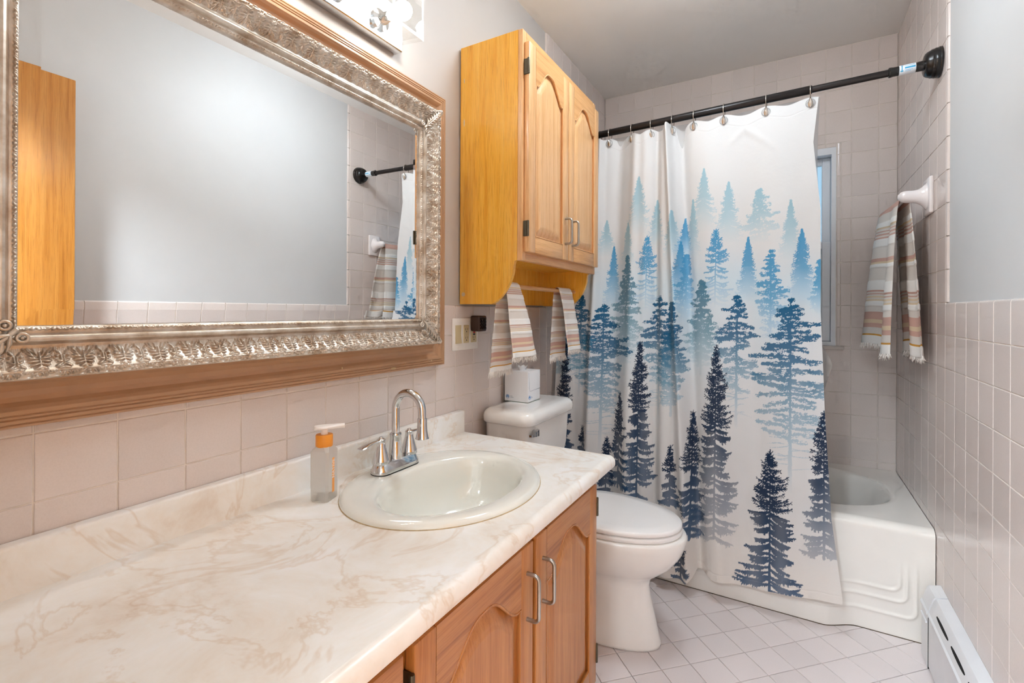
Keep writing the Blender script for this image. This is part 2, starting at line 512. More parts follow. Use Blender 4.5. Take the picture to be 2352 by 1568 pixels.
# floor with diagonal tiles ----------------------------------------------------
floor = struct('floor', box(-0.7, 2.3, -3.1, D + 0.14, -0.06, -0.0045), M['grout_floor'])
def clip(poly, x0, x1, y0, y1):
    def cut(p, f, inter):
        o = []
        for i in range(len(p)):
            a, b = p[i - 1], p[i]
            if f(b):
                if not f(a): o.append(inter(a, b))
                o.append(b)
            elif f(a): o.append(inter(a, b))
        return o
    for k, v, sgn in ((0, x0, 1), (0, x1, -1), (1, y0, 1), (1, y1, -1)):
        if not poly: break
        poly = cut(poly, lambda q: sgn * (q[k] - v) >= -1e-9, lambda a, b: tuple(a[i] + (b[i] - a[i]) * (v - a[k]) / (b[k] - a[k]) for i in range(2)))
    return poly
def floor_tiles():
    # one grout crossing, measured on the floor, anchors the 45-degree grid
    ax, ay = FA
    PF = 0.1071; s = PF / math.sqrt(2); h = PF / 2 - 0.0010
    cache = {}
    for i in range(-22, 23):
        for j in range(-22, 23):
            c = (ax + (i + j) * s, ay + (i - j) * s + s)
            if not (0.0 < c[0] < W + 0.05 and 0.1 < c[1] < 2.2): continue
            if c[0] < 0.42 and c[1] < 1.25: continue
            d = h * math.sqrt(2)
            poly = [(c[0] + d, c[1]), (c[0], c[1] + d), (c[0] - d, c[1]), (c[0], c[1] - d)]
            q = clip(poly, 0.003, W - 0.003, 0.1, 2.15)
            if len(q) < 3: continue
            area = abs(sum(q[k - 1][0] * q[k][1] - q[k][0] * q[k - 1][1] for k in range(len(q)))) / 2
            if area < 0.0004: continue
            full = len(q) == 4 and abs(area - 2 * d * d) < 1e-5
            if full and 'f' in cache: m = cache['f']
            else:
                cc = c
                lo = [(p[0] - cc[0], p[1] - cc[1]) for p in q]
                n = len(lo); gx = sum(p[0] for p in lo) / n; gy = sum(p[1] for p in lo) / n
                k2 = 1 - 0.0012 / (h)
                rr = [[(p[0], p[1], -0.0045) for p in lo], [(p[0], p[1], -0.0009) for p in lo],
                      [(gx + (p[0] - gx) * k2, gy + (p[1] - gy) * k2, 0.0) for p in lo]]
                m = mesh('floor_tile', loft(rr, False, True), M['tile_floor'])
                if full: cache['f'] = m
            o = bpy.data.objects.new('floor_tile', m); COL.objects.link(o); o.parent = floor; o.location = (c[0], c[1], 0)
FA = (0.7434, 1.9341)
floor_tiles()

# ------------------------------------------------------------------ window
win = struct('window_1', merge(box(WX0, WX0 + 0.02, D - 0.002, D + 0.13, WZ0, WZ1), box(WX1 - 0.02, WX1, D - 0.002, D + 0.13, WZ0, WZ1),
                               box(WX0 + 0.02, WX1 - 0.02, D - 0.002, D + 0.13, WZ1 - 0.035, WZ1), box(WX0 + 0.02, WX1 - 0.02, D - 0.002, D + 0.13, WZ0, WZ0 + 0.02)), M['vinyl'])
def sash(z0, z1, y0, y1, pane, nm):
    x0, x1 = WX0 + 0.02, WX1 - 0.021; w = 0.038
    part('sash', merge(bev(box(x0, x0 + w, y0, y1, z0, z1), 0.003, 1), bev(box(x1 - w, x1, y0, y1, z0, z1), 0.003, 1),
                       bev(box(x0 + w, x1 - w, y0, y1, z0, z0 + w), 0.003, 1), bev(box(x0 + w, x1 - w, y0, y1, z1 - w, z1), 0.003, 1)), M['vinyl'], win, 30)
    ym = (y0 + y1) / 2
    part('window_pane', box(x0 + w, x1 - w, ym - 0.002, ym + 0.002, z0 + w, z1 - w), M[pane], win)
sash(1.505, WZ1 - 0.036, D + 0.055, D + 0.08, 'pane_clear', 0)
sash(WZ0 + 0.021, 1.535, D + 0.025, D + 0.05, 'pane_clear', 1)
part('insect_screen', box(WX0 + 0.02, WX1 - 0.021, D + 0.095, D + 0.097, WZ0 + 0.02, 1.51), M['screen'], win)
part('window_sill', rbox(WX0 - 0.04, WX1 + 0.035, D - 0.022, D + 0.03, WZ0 - 0.018, WZ0 - 0.0005, 0.004), M['sill'], win, 40)

# ------------------------------------------------------------------ bathtub
tub = thing('bathtub', 'white enamel alcove bathtub with embossed lines on its apron behind the curtain', 'bathtub', (W / 2, 2.5, 0))
def tub_build():
    YT, ZT = 2.15, 0.404
    nx, ny = 150, 90
    xs = np.linspace(0.002, W - 0.002, nx); ys = np.linspace(YT + 0.03, D - 0.002, ny)
    X, Y = np.meshgrid(xs, ys, indexing='ij')
    cx, cy = 0.725, 2.53; a, b = 0.655, 0.29
    q = (np.abs((X - cx) / a) ** 3.0 + np.abs((Y - cy) / b) ** 2.6) ** (1 / 2.8)
    Z = ZT - 0.33 * sm(0.0, 1.0, np.clip((1.035 - q) / 0.36, 0, 1)) ** 0.75
    grid_mesh('basin', X, Y, Z, M['tub'], tub)
    # front roll and apron: profile runs from the rim edge down to the floor
    us = np.concatenate([np.linspace(0.002, 1.12, 90), np.linspace(1.125, W - 0.002, 150)])
    prof = []
    for i in range(12):
        t = PI / 2 * i / 11; prof.append((YT + 0.03 - 0.03 * math.sin(t), ZT - 0.03 + 0.03 * math.cos(t)))
    for i in range(1, 121): prof.append((YT, (ZT - 0.03) * (1 - i / 120)))
    py = np.array([p[0] for p in prof]); pz = np.array([p[1] for p in prof])
    X, PY = np.meshgrid(us, py, indexing='ij'); _, PZ = np.meshgrid(us, pz, indexing='ij')
    bul = (1 - sm(1.13, 1.25, X)) * sm(0.36, 0.02, PZ) * 0.055
    rid = np.zeros_like(X)
    for k, (xv, zh) in enumerate(((1.372, 0.165), (1.392, 0.128), (1.418, 0.076))):
        # nested L-shaped ribs: a level run that turns up at the right end
        inx = X - xv; dz = PZ - zh
        r = 0.03
        d = np.where((inx > -r) & (dz < r), np.abs(np.hypot(inx + r, dz - r) - r), np.where(inx <= -r, np.abs(dz), np.abs(inx)))
        fade = np.where(dz > 0.05, sm(0.30, 0.17, PZ), 1.0)
        rid = np.maximum(rid, np.exp(-(d / 0.0055) ** 2) * fade)
    Y = PY - bul - 0.0045 * rid * sm(0.0, 0.03, PZ)
    grid_mesh('apron', X, Y, PZ, M['tub'], tub)
    yb = Y[::6, -1]; xb = us[::6]
    part('floor_seam', tube([(float(a_), float(b_) - 0.0006, 0.0008) for a_, b_ in zip(xb, yb)], 0.0018, 6), M['seam'], tub, 180, label='dirty caulk line at the floor')
tub_build()

# ------------------------------------------------------------------ vanity
van = thing('vanity_cabinet', 'honey oak vanity cabinet with arched raised-panel doors under the sink counter', 'vanity', (0.27, 0.6, 0))
VX, VY0, VY1, VZ1 = 0.53, YF + 0.004, 1.285, 0.702
part('carcass', merge(box(0.004, 0.50, VY0, VY1 - 0.018, 0.09, 0.10), box(0.004, VX - 0.02, VY1 - 0.018, VY1, 0.0, VZ1), box(0.004, 0.016, VY0, VY1 - 0.018, 0.1, VZ1),
                      box(0.004, VX - 0.02, VY0, VY0 + 0.018, 0.0, VZ1)), M['oak_frame'], van)
part('toe_kick', box(0.45, 0.468, VY0 + 0.02, VY1 - 0.02, 0.0, 0.09), M['oak_frame'], van)
def bars(lst, mat, nm, parent, r=0.0015):
    for q in lst: part(nm, rbox(*q, r, 1), mat, parent, 30)
bars([(VX - 0.02, VX, a, b, 0.09, VZ1) for a, b in ((VY0, VY0 + 0.04), (0.455, 0.505), (0.862, 0.892), (1.245, VY1))], M['oak_frame'], 'face_stile', van)
bars([(VX - 0.02, VX - 0.0005, a, b, c, d) for a, b in ((VY0 + 0.04, 0.455), (0.505, 0.862), (0.892, 1.245)) for c, d in ((0.66, VZ1), (0.09, 0.125))], M['oak_h2'], 'face_rail', van)

def panel_door(parent, xf, y0, y1, z0, z1, mv, mh, stile=0.052, rail=0.06, peak=0.045, arch=0.05, th=0.019, slope=0.03, handle=None, hinges=(), hinge_y=None):
    """raised-panel door whose face looks along +x; the top rail is cut to a cathedral arch"""
    yi0, yi1, zi0 = y0 + stile, y1 - stile, z0 + rail
    zt = z1 - peak                     # highest point of the opening
    yc, hw = (yi0 + yi1) / 2, (yi1 - yi0) / 2
    def az(t):
        t = abs(t)
        return zt - arch * (1 - (0.5 + 0.5 * math.cos(PI * min(1.0, max(0.0, t - 0.06) / 0.86) ** 1.15)))
    n, m = 70, 120
    u = np.linspace(-1, 1, n); v = np.linspace(0, 1, m)
    U, V = np.meshgrid(u, v, indexing='ij')
    AZ = np.array([az(t) for t in u])[:, None] + 0 * V
    Y = yc + U * (hw + 0.006); Z = (zi0 - 0.006) + V * (AZ + 0.006 - (zi0 - 0.006))
    d = np.minimum(np.minimum(hw - np.abs(Y - yc), Z - zi0), (AZ - Z) * 0.8)
    h = np.where(d < 0.003, -0.009, -0.010 + 0.0095 * sm(0.003, slope, d)) + 0.0012 * sm(slope, slope + 0.001, d)
    door = grid_mesh('door', xf - 0.001 + h, Y, Z, mv, parent)
    def ch(vf): return bev(vf, 0.0028, 2)
    part('stile', ch(box(xf - th, xf, y0, yi0, z0, z1)), mv, door, 40)
    part('stile', ch(box(xf - th, xf, yi1, y1, z0, z1)), mv, door, 40)
    part('rail', ch(box(xf - th, xf - 0.0004, yi0, yi1, z0, zi0)), mh, door, 40)
    pts = [(yi0, z1), (yi1, z1)] + [(yc + hw * t, az(t)) for t in np.linspace(1, -1, 41)]
    part('rail', extrude(pts, 'x', xf - th, xf - 0.0004), mh, door, 30)
    # moulded bead following the opening
    bead = [(xf - 0.002, yi0 + 0.002, zi0 + 0.002)] + [(xf - 0.002, yc + (hw - 0.002) * t, az(t) - 0.002) for t in np.linspace(-1, 1, 41)] + [(xf - 0.002, yi1 - 0.002, zi0 + 0.002), (xf - 0.002, yi0 + 0.002, zi0 + 0.002)]
    part('bead', tube(bead, 0.0032, 6), mv, door, 60)
    part('back_board', box(xf - th, xf - 0.012, yi0 - 0.004, yi1 + 0.004, zi0 - 0.004, zt - arch - 0.004), mv, door)
    if handle:
        hy, hz0, hz1 = handle; L = 0.028; r = 0.012
        pa = [(xf - 0.001, hy, hz0), (xf + L - r, hy, hz0)]
        pa += [(xf + L - r + r * math.sin(t), hy, hz0 + r - r * math.cos(t)) for t in np.linspace(0.3, PI / 2, 6)]
        pa += [(xf + L - r + r * math.cos(t), hy, hz1 - r + r * math.sin(t)) for t in np.linspace(0, PI / 2 - 0.3, 6)]
        pa += [(xf + L - r, hy, hz1), (xf - 0.001, hy, hz1)]
        part('handle', tube(pa, 0.0042, 12), M['nickel'], door, 60, label='brushed nickel wire pull')
    for hz in hinges:
        y = hinge_y; sgn = 1 if hinge_y > yc else -1
        part('hinge', merge(bev(box(xf - 0.019, xf - 0.002, y, y + sgn * 0.004, hz - 0.026, hz + 0.026), 0.001, 1),
                            lathe([(0.004, -0.026), (0.0045, -0.024), (0.0045, 0.024), (0.004, 0.026)], (xf - 0.001, y + sgn * 0.004, hz), 'z', 10)), M['hinge'], door, 40, label='aged metal hinge')
    return door
panel_door(van, 0.55, 0.886, 1.262, 0.112, 0.676, M['oak_v2'], M['oak_h2'], peak=0.05, arch=0.07, slope=0.036, handle=(0.916, 0.522, 0.618), hinges=(0.61, 0.19), hinge_y=1.262)
panel_door(van, 0.55, 0.492, 0.870, 0.112, 0.676, M['oak_v2'], M['oak_h2'], peak=0.05, arch=0.07, slope=0.036, handle=(0.842, 0.522, 0.618), hinges=(0.61, 0.19), hinge_y=0.492)
for z0, z1 in ((0.54, 0.676), (0.33, 0.525), (0.112, 0.315)):
    dr = part('drawer', merge(bev(box(0.531, 0.55, VY0 + 0.05, 0.470, z0, z1), 0.003, 2), bev(box(0.55, 0.556, VY0 + 0.09, 0.43, z0 + 0.035, z1 - 0.035), 0.005, 2)), M['oak_h2'], van, 40)
    part('handle', tube([(0.55, 0.12, (z0 + z1) / 2), (0.572, 0.125, (z0 + z1) / 2), (0.578, 0.14, (z0 + z1) / 2), (0.578, 0.21, (z0 + z1) / 2), (0.572, 0.225, (z0 + z1) / 2), (0.55, 0.23, (z0 + z1) / 2)], 0.0042, 10), M['nickel'], dr, 60)

# ------------------------------------------------------------------ counter with sink cut-out
ZC = 0.737
SC = (0.283, 0.906); SA, SB = 0.228, 0.266          # sink rim ellipse
def counter_vf():
    x0, x1, y0, y1 = 0.002, 0.556, YF + 0.003, 1.35
    ia, ib = SA - 0.018, SB - 0.018
    angs = sorted([2 * PI * i / 96 for i in range(96)] + [math.atan2(y - SC[1], x - SC[0]) % (2 * PI) for x in (x0, x1) for y in (y0, y1)])
    inn, out = [], []
    for t in angs:
        c, s = math.cos(t), math.sin(t)
        inn.append((SC[0] + ia * c, SC[1] + ib * s))
        k = min([((x1 if c > 0 else x0) - SC[0]) / c if abs(c) > 1e-9 else 9e9, ((y1 if s > 0 else y0) - SC[1]) / s if abs(s) > 1e-9 else 9e9])
        out.append((SC[0] + k * c, SC[1] + k * s))
    n = len(angs); zb = 0.704
    V = [(p[0], p[1], ZC) for p in inn] + [(p[0], p[1], ZC) for p in out] + [(p[0], p[1], zb) for p in inn] + [(p[0], p[1], zb) for p in out]
    F = []
    for i in range(n):
        j = (i + 1) % n
        F += [(i, j, n + j, n + i), (2 * n + i, 3 * n + i, 3 * n + j, 2 * n + j), (i, 2 * n + i, 2 * n + j, j)]
        on_front = abs(out[i][0] - x1) < 1e-6 and abs(out[j][0] - x1) < 1e-6
        if not on_front: F.append((n + i, n + j, 3 * n + j, 3 * n + i))
    # rolled front edge
    r = 0.019; pr = [(x1, ZC)] + [(x1 + r * math.sin(t), ZC - r + r * math.cos(t)) for t in np.linspace(0.15, PI / 2, 8)]
    pr += [(x1 + r, zb + 0.008), (x1 + r - 0.002, zb + 0.002), (x1 + r - 0.008, zb), (x1, zb)]
    nose = extrude(pr, 'y', y0, y1)
    return merge((V, F), nose)
ctr = thing('vanity_countertop', 'cream marbled laminate countertop with a low backsplash against the tile', 'countertop', (0.28, 0.6, ZC))
part('countertop', counter_vf(), M['laminate'], ctr, 35)
bsp = [(0.002, ZC - 0.001), (0.022, ZC - 0.001), (0.0215, 0.808)] + [(0.0155 + 0.006 * math.cos(t), 0.809 + 0.006 * math.sin(t)) for t in np.linspace(0, PI / 2, 5)] + [(0.002, 0.815)]
part('backsplash', extrude(bsp, 'y', YF + 0.003, 1.348), M['laminate'], ctr, 40)

sink = thing('sink_basin', 'oval off-white china drop-in sink set in the counter', 'sink', (SC[0], SC[1], ZC))
def sink_vf():
    rings = []; n = 96
    bc, ba, bb = (0.306, 0.914), 0.150, 0.214
    prof = [(1.0, 0.0, -0.002), (1.0, 0.0, 0.004), (0.985, 0.0, 0.010), (0.955, 0.0, 0.0135), (0.90, 0.0, 0.0145)]
    for k, c, z in prof:
        rings.append([(SC[0] + SA * k * math.cos(2 * PI * i / n), SC[1] + SB * k * math.sin(2 * PI * i / n), ZC + z) for i in range(n)])
    for f, z in ((0.55, 0.0135), (1.0, 0.0118)):
        a = SA * 0.9 + (ba * 1.06 - SA * 0.9) * f; b = SB * 0.9 + (bb * 1.05 - SB * 0.9) * f
        c = (SC[0] + (bc[0] - SC[0]) * f, SC[1] + (bc[1] - SC[1]) * f)
        rings.append([(c[0] + a * math.cos(2 * PI * i / n), c[1] + b * math.sin(2 * PI * i / n), ZC + z) for i in range(n)])
    for k, z in ((1.02, 0.008), (0.985, -0.001), (0.955, -0.018), (0.92, -0.05), (0.86, -0.085), (0.76, -0.112), (0.6, -0.130), (0.4, -0.140), (0.2, -0.144), (0.09, -0.146)):
        rings.append([(bc[0] - 0.01 * (1 - k) + ba * k * math.cos(2 * PI * i / n), bc[1] + bb * k * math.sin(2 * PI * i / n), ZC + z) for i in range(n)])
    return loft(rings, False, True)
part('bowl', sink_vf(), M['sink'], sink, 180)
n_ = 96
part('caulk_line', loft([[(SC[0] + (SA + d) * math.cos(2 * PI * i / n_), SC[1] + (SB + d) * math.sin(2 * PI * i / n_), ZC + z) for i in range(n_)] for d, z in ((0.0016, 0.0002), (0.0008, 0.0016), (-0.002, 0.002))], False, False), M['caulk'], sink, 180, label='stained caulk around the rim')
part('drain', merge(torus((0.297, 0.914, ZC - 0.1445), 0.020, 0.004, (0, 0, 1)), lathe([(0.02, 0), (0.016, 0.001)], (0.297, 0.914, ZC - 0.146), 'z', 24)), M['chrome'], sink, 60, label='chrome drain ring')

# ------------------------------------------------------------------ faucet
FX, FY, FZ = 0.117, 0.903, ZC + 0.0138
fau = thing('sink_faucet', 'chrome two-handle gooseneck faucet on the back rim of the sink', 'faucet', (FX, FY, FZ))
def stadium(c, hl, hw, z, n=12):
    pts = [(c[0] + hw * math.cos(t), c[1] + hl - hw + hw * math.sin(t), z) for t in np.linspace(0, PI, n)]
    pts += [(c[0] + hw * math.cos(t), c[1] - hl + hw + hw * math.sin(t), z) for t in np.linspace(PI, 2 * PI, n)]
    return pts
base = part('base_plate', loft([stadium((FX, FY), 0.0775 * k, 0.0265 * k2, FZ + z) for k, k2, z in ((0.99, 0.98, 0.0), (1, 1, 0.002), (1, 1, 0.009), (0.985, 0.95, 0.012), (0.89, 0.72, 0.026), (0.87, 0.66, 0.028))], True, True), M['chrome'], fau, 40)
part('gasket', loft([stadium((FX, FY), 0.078, 0.027, FZ + z) for z in (-0.0012, 0.0008)], True, True), M['black'], fau, 40)
part('riser', lathe([(0.019, 0.026), (0.0185, 0.03), (0.0155, 0.07), (0.0145, 0.085), (0.0155, 0.087), (0.0158, 0.090), (0.0145, 0.093), (0.0115, 0.094)], (FX, FY, FZ), 'z', 28), M['chrome'], fau, 40)
R_ = 0.0455
path = [(FX, FY, FZ + 0.09), (FX, FY, FZ + 0.13)] + [(FX + R_ - R_ * math.cos(t), FY, FZ + 0.157 + R_ * math.sin(t)) for t in np.linspace(0, PI * 0.97, 26)]
e = path[-1]; path.append((e[0] + 0.001, FY, e[2] - 0.028))
part('spout', tube(path, 0.0105, 16), M['chrome'], fau, 60)
part('aerator', lathe([(0.0118, 0.003), (0.0125, 0.0), (0.0125, -0.012), (0.0135, -0.03), (0.0165, -0.046), (0.0178, -0.049), (0.0165, -0.050)], (e[0] + 0.001, FY, e[2] - 0.022), 'z', 24), M['chrome'], fau, 40)
for sy, s in ((-0.0525, -1), (0.0525, 1)):
    hd = part('handle', lathe([(0.0215, 0.026), (0.0225, 0.031), (0.0215, 0.036), (0.017, 0.052), (0.0125, 0.068), (0.0108, 0.080), (0.0115, 0.086), (0.0095, 0.0885), (0.006, 0.090), (0.0045, 0.0935), (0.0, 0.0945)], (FX, FY + sy, FZ), 'z', 28), M['chrome'], fau, 40)
    rings = []
    for t in np.linspace(0, 1, 14):
        yy = FY + sy + s * (0.004 + 0.062 * t); zz = FZ + 0.084 - 0.008 * t + 0.002 * math.sin(PI * t)
        w = 0.0095 - 0.004 * math.sin(PI * min(1, t * 1.25)) + 0.002 * t; h = 0.0036 if t < 0.97 else 0.0015
        xx = FX - 0.004 * t
        rings.append([(xx + w * math.cos(q), yy, zz + h * math.sin(q)) for q in np.linspace(0, 2 * PI, 13)[:-1]])
    part('lever', loft(rings), M['chrome'], hd, 60)
part('lift_rod', lathe([(0.002, 0.02), (0.002, 0.034), (0.004, 0.036), (0.0035, 0.041), (0.0, 0.042)], (FX - 0.004, FY - 0.027, FZ), 'z', 12), M['chrome'], fau, 50)

# ------------------------------------------------------------------ soap bottle
SP = (0.104, 0.687); sa = math.radians(20)
soap = thing('soap_dispenser', 'nearly empty frosted soap bottle with orange collar and white pump beside the sink', 'soap bottle', (SP[0], SP[1], ZC))
def oct_ring(hx, hy, ch, z):
    pts = [(hx, -hy + ch), (hx, hy - ch), (hx - ch, hy), (-hx + ch, hy), (-hx, hy - ch), (-hx, -hy + ch), (-hx + ch, -hy), (hx - ch, -hy)]
    return [(SP[0] + p[0] * math.cos(sa) - p[1] * math.sin(sa), SP[1] + p[0] * math.sin(sa) + p[1] * math.cos(sa), z) for p in pts]
bz = ZC + 0.0005
part('bottle', loft([oct_ring(0.0205, 0.0215, 0.005, bz), oct_ring(0.0225, 0.0235, 0.005, bz + 0.003), oct_ring(0.0225, 0.0235, 0.005, bz + 0.112), oct_ring(0.0205, 0.021, 0.007, bz + 0.117), oct_ring(0.016, 0.016, 0.0085, bz + 0.123), oct_ring(0.015, 0.015, 0.008, bz + 0.126)]), M['bottle'], soap, 30)
part('thick_base', loft([oct_ring(0.0195, 0.0205, 0.005, bz + 0.002), oct_ring(0.0205, 0.0215, 0.005, bz + 0.009)]), M['bottle'], soap, 30)
cc = (SP[0], SP[1], bz)
part('collar', lathe([(0.0180, 0.121), (0.0188, 0.123), (0.0188, 0.146), (0.0180, 0.148), (0.006, 0.1485)], cc, 'z', 28), M['orange_cap'], soap, 40)
pump = part('pump', lathe([(0.008, 0.147), (0.0075, 0.157), (0.009, 0.160)], cc, 'z', 20), M['pump'], soap, 40)
hr = []
pd = (0.55, 0.835)
for t in np.linspace(-0.022, 0.044, 16):
    w = 0.0165 * math.sqrt(max(0.0, 1 - min(1, ((t - 0.0) / 0.0225)) ** 2)) if t < 0 else 0.0165 - 0.0105 * sm(0.0, 0.034, t)
    w = max(float(w), 0.001); hh = 0.0055
    ring = []
    for q in np.linspace(0, 2 * PI, 15)[:-1]:
        a = w * math.cos(q); z = hh * math.sin(q) - 0.02 * max(0, t - 0.03)
        ring.append((SP[0] + pd[0] * t - pd[1] * a, SP[1] + pd[1] * t + pd[0] * a, bz + 0.164 + z))
    hr.append(ring)
part('pump_head', loft(hr), M['pump'], pump, 60)
# label strip with lettering on the face that looks into the room
fx = (math.cos(sa), math.sin(sa)); tx = (-math.sin(sa), math.cos(sa))
def on_face(u, z, d):     # u across the +local-x face
    return (SP[0] + fx[0] * (0.0225 + d) + tx[0] * u, SP[1] + fx[1] * (0.0225 + d) + tx[1] * u, z)
part('label_strip', ([on_face(u, z, d) for d in (0.0002, 0.0005) for u, z in ((-0.0045, bz + 0.018), (0.0045, bz + 0.018), (0.0045, bz + 0.096), (-0.0045, bz + 0.096))], box(0, 1, 0, 1, 0, 1)[1]), M['orange_ink'], soap, label='orange printed strip')
def text_mesh(body, size):
    c = bpy.data.curves.new('t', 'FONT'); c.body = body; c.size = size; c.extrude = 0.00012; c.align_x = 'LEFT'; c.align_y = 'CENTER'; c.resolution_u = 3
    o = bpy.data.objects.new('t', c); COL.objects.link(o)
    dg = bpy.context.evaluated_depsgraph_get(); dg.update()
    me = o.evaluated_get(dg).to_mesh()
    V = [tuple(v.co) for v in me.vertices]; F = [tuple(p.vertices) for p in me.polygons]
    o.evaluated_get(dg).to_mesh_clear(); bpy.data.objects.remove(o); bpy.data.curves.remove(c)
    return V, F
tv, tf = text_mesh('NATIVE', 0.0125)
part('lettering', ([on_face(-p[1], bz + 0.050 + p[0], 0.0007 + p[2]) for p in tv], tf), M['pump'], soap, label='white letters')

# ------------------------------------------------------------------ framed mirror
GY0, GY1, GZ0, GZ1, GX = 0.196, 1.07, 1.145, 1.72, 0.046
mir = thing('wall_mirror', 'large mirror in an ornate silver frame set in a tan moulding over the vanity', 'mirror', (0.0, 0.633, 1.0))
bw, bd = 0.024, 0.0012
def rect(y0, y1, z0, z1, x): return [(x, y0, z0), (x, y1, z0), (x, y1, z1), (x, y0, z1)]
gv = rect(GY0 - 0.004, GY1 + 0.004, GZ0 - 0.004, GZ1 + 0.004, GX - bd) + rect(GY0 + bw, GY1 - bw, GZ0 + bw, GZ1 - bw, GX)
part('mirror_glass', (gv, [(4, 5, 6, 7), (0, 1, 5, 4), (1, 2, 6, 5), (2, 3, 7, 6), (3, 0, 4, 7)]), M['mirror'], mir)
part('backing', box(0.003, GX - 0.004, GY0 - 0.05, GY1 + 0.05, GZ0 - 0.05, GZ1 + 0.05), M['frame_brown'], mir)
SW, BW = 0.080, 0.075
def ell(u, v, period, lst, sharp=0.5):
    """relief made of rounded lobes, repeated along u"""
    uu = ((u / period + 0.5) % 1.0 - 0.5) * period
    h = np.zeros_like(u)
    for cu, cv, a, b, ang, ht in lst:
        for s in ((1, -1) if abs(cu) > 1e-6 or abs(ang) > 1e-6 else (1,)):
            du, dv = s * uu - cu, v - cv
            c, q = math.cos(ang), math.sin(ang)
            e1, e2 = du * c + dv * q, -du * q + dv * c
            r2 = (e1 / a) ** 2 + (e2 / b) ** 2
            h = np.maximum(h, ht * np.sqrt(np.clip(1 - r2, 0, 1)))
    return h
mm = 0.001
leaf = [(0, 0.052, 1.3 * mm, 13 * mm, 0, 1.0), (0, 0.063, 4 * mm, 3 * mm, 0, 0.8)]
for k, (cu, cv, a, b, an) in enumerate(((3.2, 62, 5.5, 1.6, 0.5), (5.5, 57.5, 6.5, 1.5, 0.25), (7, 53, 7, 1.5, 0.05), (8, 48.5, 7, 1.4, -0.2), (9, 44.5, 7.5, 1.4, -0.6), (9.5, 41, 8, 1.3, -1.0), (5, 39.5, 6, 1.2, -1.25),
                                       (20, 60, 5, 1.8, -0.55), (22.5, 63.5, 5, 1.7, -0.15), (21.5, 54, 4.5, 1.4, 0.35), (24.5, 52, 1.2, 8, 0.0), (19.5, 47, 1.8, 1.8, 0), (21, 41, 4.5, 1.1, 0.9), (17, 37, 1.1, 3.5, 0.2), (13, 36.5, 1.1, 3.0, 0.2))):
    leaf.append((cu * mm, cv * mm, a * mm, b * mm, an, 1.0))
bead = [(0, 5.5 * mm, 3.2 * mm, 2.6 * mm, 0.0, 1.0), (6.2 * mm, 5.5 * mm, 3.8 * mm, 1.7 * mm, 0.55, 0.9), (10.3 * mm, 5.5 * mm, 1.4 * mm, 1.6 * mm, 0, 0.8)]
egg = [(0, 73 * mm, 7.5 * mm, 4.4 * mm, 0.0, 0.55)] + [(c * mm, (70.2 + abs(c) * 0.1) * mm, 0.9 * mm, 3.3 * mm, c * 0.09, 1.0) for c in (0, 2.4, 4.8)] + [(0, 76.4 * mm, 7.5 * mm, 1.1 * mm, 0, 0.9), (7.6 * mm, 73 * mm, 1.0 * mm, 4.2 * mm, 0, 0.9), (11.5 * mm, 72.5 * mm, 1.1 * mm, 3.6 * mm, 0.5, 0.9), (13.5 * mm, 75.5 * mm, 1.5 * mm, 1.5 * mm, 0, 0.8)]
def silver_h(u, v):
    b = np.interp(v, [0, .0015, .003, .0095, .0115, .013, .016, .020, .024, .0265, .029, .034, .050, .064, .0665, .068, .0695, .079, .080],
                  [.044, .051, .052, .052, .051, .0535, .0585, .0600, .0585, .0535, .0505, .0505, .056, .066, .0695, .0690, .0675, .0665, .060])
    h = b + 0.0044 * ell(u, v, 0.0235, bead) + 0.0048 * ell(u, v, 0.052, leaf) + 0.0048 * ell(u, v, 0.031, egg)
    h += 0.0004 * np.sin(u * 2 * PI / 0.0022) * ((v > 0.031) & (v < 0.064))
    return h
def brown_h(v):
    w = v / BW
    return np.interp(w, [0, .04, .12, .25, .38, .48, .56, .64, .72, .735, .76, .80, .815, .84, .90, .915, .94, .985, 1.0],
                     [.044, .0425, .032, .0225, .0185, .0205, .0265, .0305, .0300, .0270, .0300, .0295, .0265, .0295, .0290, .0260, .0285, .0275, .002])
def rail(side, inner, width, fn, nv, nu, nm, mat):
    y0, y1, z0, z1 = GY0 - inner, GY1 + inner, GZ0 - inner, GZ1 + inner
    v = np.linspace(0, width, nv); s = np.linspace(0, 1, nu)
    Sg, Vg = np.meshgrid(s, v, indexing='ij')
    a0, a1 = (y0, y1) if side in 'bt' else (z0, z1)
    A = (a0 - Vg) + Sg * (a1 - a0 + 2 * Vg)
    Hh = fn(A - (a0 + a1) / 2, Vg)
    if side == 'b': Y, Z = A, z0 - Vg
    elif side == 't': Y, Z = A, z1 + Vg
    elif side == 'l': Y, Z = y0 - Vg, A
    else: Y, Z = y1 + Vg, A
    return grid_mesh(nm, Hh, Y, Z, mat, mir)
for sd in 'btlr':
    L_ = (GY1 - GY0) if sd in 'bt' else (GZ1 - GZ0)
    rail(sd, 0.0, SW, silver_h, 100, int(L_ / 0.0009), 'silver_rail', M['silver'])
    rail(sd, SW, BW, lambda u, v: brown_h(v), 120, 12, 'moulding_rail', M['frame_brown'])
